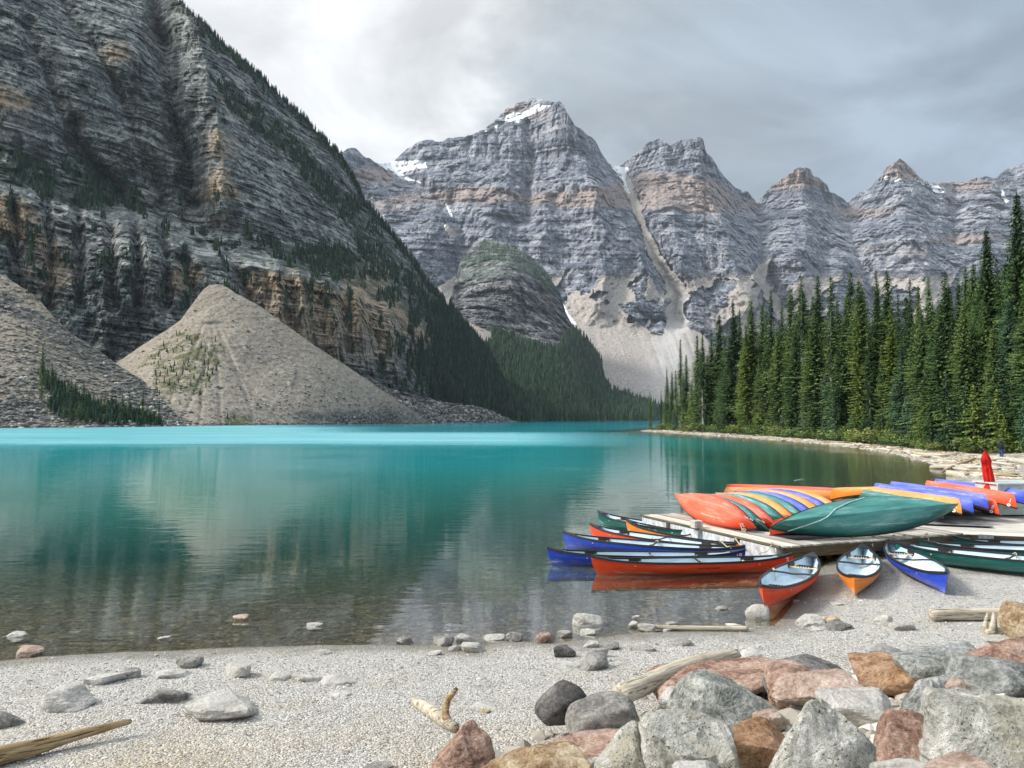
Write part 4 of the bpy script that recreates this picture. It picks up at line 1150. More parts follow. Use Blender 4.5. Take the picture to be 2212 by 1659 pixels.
# ------------------------------------------------------------------ trees on the slopes
def slope_trees(name, R, pts_q, hts, mat, label, seed):
    """thousands of small conifers rooted on a slope, one mesh"""
    rng = np.random.default_rng(seed)
    qx, qy = pts_q[:, 0], pts_q[:, 1]
    X, Y, Z = R.sample(qx, qy)
    n = len(X)
    seg, tiers = 5, 4
    V = np.zeros((n, tiers, seg + 1, 3)); 
    th = np.linspace(0, 2 * np.pi, seg, endpoint=False)
    for k in range(tiers):
        z0 = 0.06 + 0.23 * k; z1 = min(1.0, z0 + 0.42) if k < tiers - 1 else 1.0
        rr = 0.165 * (1 - z0) ** 0.8 * hts
        a = th[None] + rng.random((n, 1)) * 6
        jr = rr[:, None] * rng.uniform(0.55, 1.35, (n, seg))
        V[:, k, :seg, 0] = X[:, None] + jr * np.cos(a); V[:, k, :seg, 1] = Y[:, None] + jr * np.sin(a)
        V[:, k, :seg, 2] = Z[:, None] + hts[:, None] * (z0 + rng.uniform(-0.03, 0.03, (n, seg)))
        V[:, k, seg, 0] = X; V[:, k, seg, 1] = Y; V[:, k, seg, 2] = Z + hts * z1
    base = (np.arange(n)[:, None] * tiers + np.arange(tiers)[None])[:, :, None] * (seg + 1)
    i = np.arange(seg)[None, None]
    F = np.stack([base + i, base + (i + 1) % seg, base + seg + 0 * i], -1).reshape(-1, 3)
    tone = np.repeat(np.clip(rng.normal(0.42, 0.34, n), 0, 1), tiers * (seg + 1))
    me = mesh_np(name, V.reshape(-1, 3), F, mat, False, {'tone': tone})
    o = link(name, me)
    tag(o, label, kind='stuff')
    return o
M_FAR = mat_needles("distant_conifers", (0.007, 0.022, 0.015), (0.018, 0.048, 0.028), (0.055, 0.105, 0.05))
M_FAR2 = mat_needles("distant_light_conifers", (0.02, 0.06, 0.035), (0.06, 0.13, 0.065), (0.12, 0.21, 0.10))
def scatter_mask(R, mask, n, seed, x_lim=None):
    rng = np.random.default_rng(seed)
    w = mask * 1.0
    # equal density in the picture
    idx = np.flatnonzero(w.ravel() > 0)
    pr = w.ravel()[idx] * (R.QY[0][None] - R.QY[-1][None]).repeat(R.ny, 0).ravel()[idx]
    pick = rng.choice(idx, n, p=pr / pr.sum())
    qx = R.QX.ravel()[pick] + rng.uniform(-1.1, 1.1, n); qy = R.QY.ravel()[pick] + rng.uniform(-1, 1, n)
    return np.stack([qx, qy], 1)
def build_slope_trees():
    rng = np.random.default_rng(3)
    P = scatter_mask(LM, LM.green * (LM.QX > -40) * (fbm(LM.QX * 0.05, LM.QY * 0.05, 0 * LM.QX, 3, 33) > -0.12), 5600, 1)
    slope_trees("slope_conifers", LM, P, rng.uniform(4, 10, len(P)), M_FAR, "small dark conifers clinging to ledges of the left mountain wall", 11)
    xs = rng.uniform(385, 1118, 900); xs = np.where(rng.random(900) < 0.35, rng.uniform(760, 1118, 900), xs)
    cr = np.interp(xs, LM.qx, LM.crest)
    P = np.stack([xs, cr + rng.uniform(1, 7, len(xs))], 1)
    slope_trees("ridge_conifers", LM, P, rng.uniform(4, 11, len(xs)) * np.interp(xs, [380, 700, 1100], [0.9, 1.0, 1.9]), M_FAR, "row of tiny conifers along the falling skyline of the left mountain", 12)
    m = ((LM.QX > 880) & (LM.QY > np.interp(LM.QX, [880, 940, 1118], [600, 660, 780])) & (LM.QY > LM.crest[None]) & (LM.QY < np.interp(LM.QX, [880, 950, 1000, 1118], [840, 868, 876, 912]))) * np.clip(sstep(LM.QX + 60 * fbm(LM.QX * 0.02, LM.QY * 0.02, 0 * LM.QX, 4, 44), 900, 985), 0.06, 1)
    P = scatter_mask(LM, m, 2600, 2)
    slope_trees("slope_conifers", LM, P, rng.uniform(10, 20, len(P)), M_FAR, "dense dark conifers on the foot of the left mountain beside the lake", 13)
    P = scatter_mask(HD, HD.green * (HD.QY < 912), 9500, 3)
    slope_trees("forest", HD, P, rng.uniform(13, 24, len(P)), M_FAR, "dense dark conifer forest covering the foot of the middle hill", 14)
    lt = HD.green * np.exp(-(dline(HD.QX, HD.QY, [(1070, 728), (1120, 755), (1180, 775), (1230, 800)])[0] / 22) ** 2)
    P = scatter_mask(HD, lt, 1300, 5)
    slope_trees("forest", HD, P, rng.uniform(8, 14, len(P)), M_FAR2, "strip of lighter green trees below the middle cliff", 15)
    rg = polymask(HD, [[(1040, 515), (1110, 530), (1190, 595), (1215, 650), (1160, 610), (1100, 575), (1060, 560), (1010, 590)]], 8, 9) * (HD.QY < 660)
    P = scatter_mask(HD, rg + 0.001 * (HD.QY < 600), 420, 6)
    slope_trees("hilltop_conifers", HD, P, rng.uniform(6, 11, len(P)), M_FAR2, "sparse conifers on top of the rounded middle cliff", 16)
    P = scatter_mask(TC, TC.green * (TC.QY < 905), 130, 7)
    slope_trees("scree_shrubs", TC, P, rng.uniform(1.2, 4.5, len(P)), M_FAR, "dark shrubs scattered over the grassy patch of the scree cone", 17)
    P = scatter_mask(LT, LT.green * (LT.QX > -20), 900, 8)
    slope_trees("shore_shrubs", LT, P, rng.uniform(2, 5.5, len(P)), M_FAR, "dark thicket of small conifers along the left shore", 18)
    # single trees that stand out on the left shore
    singles = [(88, 735, 868, 1.0, "tall narrow spruce standing alone on the left scree"), (56, 700, 722, 1, "small lone spruce high on the left scree"), (110, 780, 840, 1, "spruce just right of the tall narrow one on the left scree"),
               (152, 815, 862, 1, "thin spruce near the top of the left thicket"), (178, 822, 870, 1, "thin spruce right of the thicket's top"), (307, 838, 914, 1.3, "tall dark spruce near the right end of the left thicket"),
               (343, 857, 915, 1.2, "dark spruce at the water's edge at the very end of the left thicket"), (225, 845, 895, 1, "pointed spruce in the middle of the left thicket"), (262, 850, 905, 1, "pointed spruce right of the thicket's middle"),
               (278, 855, 905, 1, "spruce in the lower right part of the left thicket"), (152, 862, 915, 1, "spruce low on the left shore above the pale slab"), (170, 870, 915, 1.2, "bushy spruce low on the left shore"),
               (185, 885, 916, 1, "short spruce close to the water on the left shore"), (322, 880, 912, 1, "short spruce between the two dark ones at the thicket's end")]
    for qx, qt, qb, wd, lab in singles:
        x, y, z = [float(v[0]) for v in LT.sample(np.array([qx]), np.array([qb]))]
        h = (qb - qt) / FQ * y
        crown, trunk, H = VAR_S[0] if h < 12 else VAR[3]
        e = empty("spruce_tree", (x, y, z - 0.3), qx); k = h / H
        e.scale = (k * wd, k * wd, k); tag(e, lab, "tree", "lone spruces of the left shore")
        link("trunk", trunk, e); link("crown", crown, e)
build_slope_trees()
# ------------------------------------------------------------------ canoes
def mat_hull(name, c, fade_glare):
    m, t, b = new_mat(name)
    p = t.tc('Object')
    oi = t.node('ShaderNodeObjectInfo').outputs['Random']
    pv = t.vadd(p, t.comb(t.math('MULTIPLY', oi, 37.0), 0, 0))
    n = t.noise(t.vmul(pv, (0.8, 6, 6)), 1.0, 6, 0.65)
    sc = t.noise(t.vmul(pv, (1.0, 14, 20)), 1.0, 6, 0.75, 0.5)
    sc2 = t.noise(t.vmul(pv, (0.8, 5, 5)), 1.0, 3, 0.6)
    z = t.sep(p)[2]
    # the bottom is scuffed from landing on gravel; its fading paints in sky glare
    bottom = t.smooth(z, 0.26, 0.04)
    col = t.mix(t.math('MULTIPLY', t.smooth(n, 0.45, 0.62), 0.35), c, tuple(k * 0.62 for k in c))
    col = t.mix(t.math('MULTIPLY', t.math('MULTIPLY', bottom, t.smooth(n, 0.10, 0.75)), 0.75), col, fade_glare)
    chine = t.math('SUBTRACT', 1.0, t.smooth(t.math('ABSOLUTE', t.math('SUBTRACT', t.attr('vv'), 0.30)), 0.02, 0.12))
    sm = t.math('MULTIPLY', t.math('MULTIPLY', t.smooth(sc, 0.47, 0.62), t.smooth(sc2, 0.42, 0.56)), t.math('ADD', 0.10, t.math('ADD', t.math('MULTIPLY', bottom, 0.15), t.math('MULTIPLY', chine, 0.55))))
    col = t.mix(sm, col, tuple(min(1, k * 0.5 + 0.45) for k in fade_glare))
    line = t.math('MULTIPLY', t.smooth(t.math('ABSOLUTE', t.math('SUBTRACT', t.attr('vv'), 0.80)), 0.014, 0.006), 0.6)
    col = t.mix(line, col, tuple(k * 0.3 for k in c))
    t.plug(b.inputs['Base Color'], col)
    t.plug(b.inputs['Roughness'], t.math('ADD', 0.30, t.math('MULTIPLY', sc, 0.3)))
    b.inputs['Specular IOR Level'].default_value = 0.32
    t.plug(b.inputs['Normal'], t.bump(n, 0.12, 0.02))
    return m
HULL = {'red': mat_hull("red_hull", (0.86, 0.070, 0.016), (0.90, 0.26, 0.17)), 'orange': mat_hull("orange_hull", (0.88, 0.25, 0.015), (0.92, 0.46, 0.22)),
        'blue': mat_hull("blue_hull", (0.018, 0.065, 0.52), (0.24, 0.27, 0.72)), 'green': mat_hull("green_hull", (0.005, 0.11, 0.095), (0.14, 0.42, 0.39))}
def simple_mat(name, c, rough=0.5, spec=0.4, n=None, bump=0.0, nscale=20, var=0.25, metallic=0.0):
    m, t, b = new_mat(name)
    p = t.tc('Object')
    nn = t.noise(p, nscale, 4, 0.6)
    t.plug(b.inputs['Base Color'], t.mix(t.smooth(nn, 0.35, 0.65), tuple(k * (1 - var) for k in c), tuple(min(1, k * (1 + var)) for k in c)))
    b.inputs['Roughness'].default_value = rough
    b.inputs['Specular IOR Level'].default_value = spec
    b.inputs['Metallic'].default_value = metallic
    if bump: t.plug(b.inputs['Normal'], t.bump(nn, bump, 0.01))
    return m
def mat_lining():
    m, t, b = new_mat("pale_grey_lining")
    p = t.tc('Object')
    n = t.noise(t.vmul(p, (1.2, 5, 8)), 1.0, 5, 0.6)
    dirt = t.noise(p, 9, 4, 0.7)
    z = t.sep(p)[2]
    col = t.mix(t.smooth(n, 0.35, 0.65), (0.46, 0.60, 0.72), (0.66, 0.79, 0.87))
    col = t.mix(t.math('MULTIPLY', t.math('MULTIPLY', t.smooth(dirt, 0.5, 0.7), t.smooth(z, 0.2, 0.04)), 0.5), col, (0.20, 0.21, 0.20))
    t.plug(b.inputs['Base Color'], col); b.inputs['Roughness'].default_value = 0.5
    return m
M_LINING = mat_lining()
M_BLACK = simple_mat("black_trim", (0.022, 0.024, 0.026), 0.4, 0.4)
M_WEB = simple_mat("black_webbing", (0.02, 0.02, 0.022), 0.7, 0.3, bump=0.3, nscale=60)
M_WOODBAR = simple_mat("light_wood_bar", (0.74, 0.54, 0.32), 0.5, 0.3, nscale=8)
M_ROPE = simple_mat("pale_rope", (0.62, 0.56, 0.40), 0.9, 0.1, nscale=60)
M_ROPEY = simple_mat("yellow_rope", (0.62, 0.50, 0.18), 0.9, 0.1, nscale=60)
M_WHITE = simple_mat("white_lettering", (0.82, 0.80, 0.78), 0.6, 0.2, var=0.05)
M_INK = simple_mat("dark_lettering", (0.05, 0.015, 0.01), 0.6, 0.2, var=0.05)

CL, CB = 4.9, 0.91
def c_shape(s):
    """half beam, sheer height, keel height at s in [-1,1]"""
    a = abs(s)
    b = CB / 2 * (1 - a ** 2.15) ** 0.92 if a < 1 else 0.0
    sheer = 0.35 + 0.03 * a ** 2 + 0.10 * a ** 5
    keel = 0.03 * a ** 3
    return b, sheer, keel
def c_point(s, th, inset=0.0):
    b, sh, kl = c_shape(s)
    b = max(b - inset, 0.0); kl = kl + inset
    a = abs(s)
    n = 3.0 - 1.75 * a ** 1.6
    yy = b * abs(math.sin(th)) ** (2 / n)
    vee = 0.32 * (1 - a * a)
    zz = sh - (sh - kl) * abs(math.cos(th)) ** (2 / n) * (1 - vee) - (sh - kl) * vee * (1 - (yy / b if b > 1e-4 else abs(math.sin(th))))
    rel = (zz - kl) / max(sh - kl, 1e-4)
    rake = 0.15 * (1 - rel) ** 1.8 * (a ** 6)
    x = s * CL / 2 - math.copysign(rake, s) - math.copysign(inset * 2 * a, s)
    tumble = 1 + 0.03 * math.sin(rel * math.pi) * (1 - a)
    return x, yy * tumble, zz
def hull_mesh(name, inset, mat):
    NS, NT_ = 56, 12
    V = []; vv = []
    ss = [math.sin(math.pi / 2 * (i / NS * 2 - 1)) * 0.35 + (i / NS * 2 - 1) * 0.65 for i in range(NS + 1)]
    for s in ss:
        for side in (-1, 1):
            rng_ = range(NT_, 0, -1) if side < 0 else range(0, NT_ + 1)
            for j in rng_:
                th = math.pi / 2 * j / NT_
                x, y, z = c_point(s, th, inset)
                V.append((x, side * y, z))
                _, sh, kl = c_shape(s); vv.append((z - kl) / (sh - kl))
    nc = 2 * NT_ + 1
    me = mesh_np(name, V, grid_faces(NS + 1, nc), mat, True, {'vv': vv})
    for ed in me.edges:
        if ed.vertices[0] % nc == NT_ and ed.vertices[1] % nc == NT_: ed.use_edge_sharp = True
    return me
HULL_ME = {k: hull_mesh("hull", 0.0, m) for k, m in HULL.items()}
LINING_ME = hull_mesh("lining", 0.014, M_LINING)
def gunwale_mesh(side):
    mb = MB(); V = []; n = 56
    for i in range(n + 1):
        s = (i / n * 2 - 1)
        x, y, z = c_point(s, math.pi / 2, 0)
        y = max(y, 0.002) * side
        o = 0.019
        V += [(x, y - 0.022 * side * min(1, abs(y) * 12), z + 0.016), (x, y + o * side, z + 0.016), (x, y + o * side, z - 0.030), (x, y - 0.022 * side * min(1, abs(y) * 12), z - 0.022)]
    F = [(i * 4 + k, i * 4 + (k + 1) % 4, (i + 1) * 4 + (k + 1) % 4, (i + 1) * 4 + k) for i in range(n) for k in range(4)]
    F += [(3, 2, 1, 0), (n * 4, n * 4 + 1, n * 4 + 2, n * 4 + 3)]
    return mesh_np("gunwale", V, F, M_BLACK)
GUN = [gunwale_mesh(-1), gunwale_mesh(1)]
def deck_mesh(sg):
    V = []; F = []
    n = 7
    for i in range(n):
        s = sg * (1.0 - 0.16 * i / (n - 1))
        x, y, z = c_point(s, math.pi / 2, 0)
        V += [(x, y, z + 0.018), (x, 0, z + 0.030), (x, -y, z + 0.018), (x, y, z - 0.01), (x, -y, z - 0.01)]
    for i in range(n - 1):
        a, b = i * 5, (i + 1) * 5
        F += [(a, a + 1, b + 1, b), (a + 1, a + 2, b + 2, b + 1), (a + 3, b + 3, b, a), (a + 4, a + 2, b + 2, b + 4)]
    a = (n - 1) * 5
    F.append((a, a + 1, a + 2, a + 4)); 
    mb = MB(); mb.add(V, F)
    me = bpy.data.meshes.new("deck_plate"); me.from_pydata(mb.v, [], mb.f); me.update(); me.materials.append(M_BLACK)
    return me
DECKS = [deck_mesh(1), deck_mesh(-1)]
def mk(name, mb, mat):
    me = bpy.data.meshes.new(name); me.from_pydata(mb.v, [], mb.f); me.update(); me.materials.append(mat); return me
def seat_meshes(x0, wd):
    s = x0 / (CL / 2)
    b, sh, kl = c_shape(s)
    zt = sh - 0.085
    y1 = b * 0.97
    bars = []
    for dx in (-0.11, 0.11):
        m = MB(); m.box((x0 + dx, 0, zt), (0.036, 2 * y1 - 0.03, 0.024)); bars.append(mk("seat_bar", m, M_WOODBAR))
    m = MB(); m.box((x0, 0, zt + 0.004), (0.25, min(0.36, y1 * 1.05), 0.036))
    for k in range(6):
        yy = (k - 2.5) * min(0.36, y1 * 1.05) / 6.5
        m.box((x0, yy, zt + 0.024), (0.262, 0.03, 0.008))
    web = mk("seat", m, M_WEB)
    m = MB()
    for k in range(5):
        yy = (k - 2) * min(0.36, y1 * 1.05) / 6.0
        for dx in (-0.125, 0.125): m.box((x0 + dx, yy, zt + 0.012), (0.012, 0.014, 0.034))
    lace = mk("lacing", m, M_WHITE)
    hang = []
    for sd in (-1, 1):
        m = MB(); V = []
        for dx in (-0.16, 0.16):
            bb, s2, _ = c_shape((x0 + dx) / (CL / 2))
            V += [(x0 + dx, sd * (bb - 0.022), s2 - 0.01), (x0 + dx * 0.86, sd * (bb * 0.985 - 0.03), zt - 0.03), (x0 + dx, sd * (bb - 0.040), s2 - 0.01), (x0 + dx * 0.86, sd * (bb * 0.985 - 0.050), zt - 0.03)]
        m.add(V, [(0, 1, 5, 4), (2, 6, 7, 3), (0, 4, 6, 2), (1, 3, 7, 5), (0, 2, 3, 1), (4, 5, 7, 6)])
        hang.append(mk("seat_hanger", m, M_BLACK))
    return hang, bars, web, lace
SEATS = [seat_meshes(1.40, 0), seat_meshes(-1.35, 0)]
def thwart_mesh(x0, yoke):
    b, sh, _ = c_shape(x0 / (CL / 2)); m = MB()
    m.tube([(x0, -b + 0.01, sh - 0.01), (x0, -b * 0.5, sh - 0.012), (x0, 0, sh - (0.03 if yoke else 0.012)), (x0, b * 0.5, sh - 0.012), (x0, b - 0.01, sh - 0.01)], 0.021, 6)
    return mk("thwart", m, M_BLACK)
THW = [thwart_mesh(0.12, True)]
def knot_mesh(x0, side):
    b, sh, _ = c_shape(x0 / (CL / 2)); m = MB(); y = side * (b - 0.07)
    m.tube([(x0 - 0.04, y - 0.03, sh + 0.02), (x0, y + 0.02, sh + 0.05), (x0 + 0.04, y - 0.02, sh + 0.02), (x0, y - 0.03, sh - 0.03), (x0 - 0.03, y + 0.02, sh + 0.03), (x0 + 0.02, y, sh - 0.02), (x0 + 0.03, y - 0.04 * side, sh - 0.22)], 0.012, 5)
    return mk("rope_knot", m, M_ROPE)
KNOT = [knot_mesh(0.12, 1), knot_mesh(0.12, -1)]

def text_part(txt, size, mat, parent, name, loc, rot):
    me = TEXTS[(txt, size)].copy(); me.name = name; me.materials.append(mat)
    o = link(name, me, parent)
    o.location = loc; o.rotation_euler = rot
    return o
def hull_frame(s, th, side):
    """a spot on the hull with outward normal; x axis of text runs along the hull"""
    def P(s_, t_):
        x, y, z = c_point(s_, t_, 0); return Vector((x, side * y, z))
    p = P(s, th); du = (P(s + 0.01, th) - P(s - 0.01, th)).normalized(); dv = (P(s, th + 0.04) - P(s, th - 0.04)).normalized()
    n = du.cross(dv).normalized()
    if n.y * side < 0: n = -n
    return p, du, dv, n
def decal(parent, txt, s, th, side, size, mat=None, flip=False, name="number_mark", ring=False):
    p, du, dv, n = hull_frame(s, th, side)
    # read upright from outside
    xa = du if n.cross(du).z < 0 else -du
    xa = -du if (n.cross(-du)).z < (n.cross(du)).z else du
    ya = n.cross(xa)
    if ya.z < 0: xa, ya = -xa, -ya
    if flip: xa, ya = -xa, -ya
    R = Matrix((xa, ya, n)).transposed()
    o = text_part(txt, size, mat or M_WHITE, parent, name, p + n * 0.008, R.to_euler())
    if ring:
        m = MB(); c = p + n * 0.009 + ya * size * 0.95; k = 14
        V = []
        for i in range(k):
            a = 2 * math.pi * i / k
            d = xa * math.cos(a) * 0.9 + ya * math.sin(a) * 0.7
            V += [c + d * size * 0.42, c + d * size * 0.16]
        m.add(V, [(2 * i, 2 * ((i + 1) % k), 2 * ((i + 1) % k) + 1, 2 * i + 1) for i in range(k)])
        m.build("round_mark", M_WHITE, parent)
    return o

def canoe(color, A, B, refz, roll, label, group, full=True, knot=0, scale=None, name="canoe"):
    """A, B: where the two ends (height refz of the model) sit; roll about the long axis in degrees"""
    A, B = Vector(A), Vector(B)
    xa = (B - A).normalized()
    L = (B - A).length
    k = scale or L / CL
    k = min(max(k, 0.94), 1.1)
    up = Vector((0, 0, 1)); ya = up.cross(xa).normalized(); za = xa.cross(ya).normalized()
    R = Matrix((xa, ya, za)).transposed() @ Matrix.Rotation(math.radians(roll), 3, 'X')
    e = empty(name); e.rotation_euler = R.to_euler(); e.scale = (k, k, k)
    mid = (A + B) / 2
    e.location = mid - R @ Vector((0, 0, refz * k))
    tag(e, label, "canoe", group)
    link("hull", HULL_ME[color], e)
    link("lining", LINING_ME, e)
    for g in GUN: link("gunwale", g, e)
    for d in DECKS: link("deck_plate", d, e)
    if full:
        for h, bars, web, lace in SEATS:
            o = link("seat", web, e)
            for b in bars: link("seat_bar", b, o)
            for b in h: link("seat_hanger", b, o)
            tag(link("lacing", lace, o), kind="stuff")
        for t_ in THW: link("thwart", t_, e)
        link("rope_knot", KNOT[knot], e)
    return e

G_W = "canoes moored side by side in the shallows"
G_B = "canoes pulled up on the gravel"
G_D = "upturned canoes piled on the dock"
def build_afloat():
    zt = 0.41
    c = [('green', (1291, 1104), (1516, 1144), "green canoe, farthest of the moored canoes left of the dock", 0),
         ('orange', (1352, 1122), (1624, 1170), "orange canoe moored between the green and the red one", 0),
         ('red', (1274, 1132), (1591, 1175), "red canoe moored behind two blue canoes", 1),
         ('blue', (1216, 1149), (1610, 1180), "blue canoe moored with its interior wide in view, farther of the two blue ones", 0),
         ('blue', (1182, 1184), (1611, 1188), "blue canoe right behind the nearest red canoe, with a strong blue reflection", 1),
         ('red', (1277, 1202), (1714, 1196), "nearest moored red canoe marked with a white 3", 1)]
    res = []
    for col, a, b, lab, kn in c:
        res.append(canoe(col, at_z(*a, zt), at_z(*b, zt), 0.47, 0, lab, G_W, True, kn))
        res[-1].scale.y *= 0.84
    r = res[-1]
    decal(r, "3", 0.93, 1.15, -1, 0.20, name="number_mark")
    decal(r, "NOVA CRAFT CANOE", 0.10, 1.22, -1, 0.052, M_INK, name="lettering")
    decal(res[4], "19", 0.93, 1.15, -1, 0.17)
    # canoes on the gravel
    D2 = [('red', at_z(1647, 1266, 0.60), at_z(1762, 1190, 0.50), "red canoe with its bow on the gravel beside a round white stone", 0),
          ('orange', at_z(1845, 1244, 0.52), at_z(1866, 1169, 0.42), "orange canoe pulled straight up the gravel, seen bow on", 1),
          ('blue', at_z(2044, 1237, 0.54), at_z(1918, 1175, 0.36), "blue canoe on the gravel right of the orange one", 0)]
    for col, a, b, lab, kn in D2:
        d = (b - a); d2 = a + d.normalized() * 4.75
        for e_ in (a, d2): e_.z = max(e_.z, gz(e_.x, e_.y) + 0.44)
        canoe(col, a, d2, 0.48, 0, lab, G_B, True, kn)
    L = at_z(1930, 1168, 0.50); 
    canoe('green', L, Vector((13.0, 16.1, gz(13.0, 16.1) + 0.50)), 0.48, 0, "green canoe on the gravel cut off by the right edge, nearer of the two", G_B, True, 0)
    L = at_z(1985, 1166, 0.48)
    canoe('green', L, Vector((14.9, 17.9, gz(14.9, 17.9) + 0.50)), 0.48, 0, "canoe with pale interior behind the near green one at the right edge", G_B, True, 1)
    L = at_z(2058, 1159, 0.47)
    canoe('green', L, Vector((16.5, 19.6, 0.55)), 0.48, 0, "canoe mostly hidden against the dock, only its dark tip showing", G_B, True, 1)
build_afloat()
# ------------------------------------------------------------------ the dock
DZ = 0.50
C0 = at_z(1697, 1180, DZ); CR = at_z(2085, 1150, DZ); CFL = at_z(1393, 1112, DZ)
E2 = (CFL - C0); LEN2 = E2.length; E2 = E2.normalized()
E1 = Vector((E2.y, -E2.x, 0)); LEN1 = (CR - C0).dot(E1)
def mat_plank(name, a, bcol, c):
    m, t, b = new_mat(name)
    p = t.tc('Object')
    oi = t.node('ShaderNodeObjectInfo').outputs['Random']
    pv = t.vadd(t.vmul(p, (1.6, 26, 26)), t.comb(t.math('MULTIPLY', oi, 90.0), t.math('MULTIPLY', oi, 31.0), 0))
    n = t.noise(pv, 1.0, 6, 0.7)
    st = t.noise(t.vadd(p, t.comb(t.math('MULTIPLY', oi, 50.0), 0, 0)), 1.6, 4, 0.6)
    col = t.ramp(n, [(0.3, a), (0.55, bcol), (0.75, c)])
    col = t.mix(1.0, col, t.ramp(oi, [(0, 0.5), (1, 1.3)]), 'MULTIPLY')
    col = t.mix(t.math('MULTIPLY', t.smooth(st, 0.55, 0.72), 0.3), col, a)
    t.plug(b.inputs['Base Color'], col); b.inputs['Roughness'].default_value = 0.9; b.inputs['Specular IOR Level'].default_value = 0.15
    t.plug(b.inputs['Normal'], t.bump(n, 0.5, 0.008))
    return m
M_PLANK = mat_plank("weathered_grey_planks", (0.32, 0.30, 0.26), (0.60, 0.57, 0.51), (0.80, 0.77, 0.70))
M_BEAM = mat_plank("dark_treated_beam", (0.05, 0.045, 0.03), (0.13, 0.115, 0.07), (0.22, 0.20, 0.13))
M_FLOAT = simple_mat("white_float", (0.60, 0.63, 0.66), 0.45, 0.4, nscale=6)
M_ALU = simple_mat("grey_metal_bracket", (0.45, 0.48, 0.50), 0.4, 0.5, metallic=0.6)
def oriented_box(name, p0, ex, ey, sx, sy, sz, mat, parent, top=True):
    """box with one corner at p0 (top face), extents along ex, ey"""
    m = MB()
    m.box((0, 0, 0), (sx, sy, sz))
    o = m.build(name, mat, parent)
    ez = ex.cross(ey)
    c = p0 + ex * sx / 2 + ey * sy / 2 + Vector((0, 0, -sz / 2))
    o.matrix_local = Matrix.Translation(c) @ Matrix((ex, ey, ez)).transposed().to_4x4()
    return o
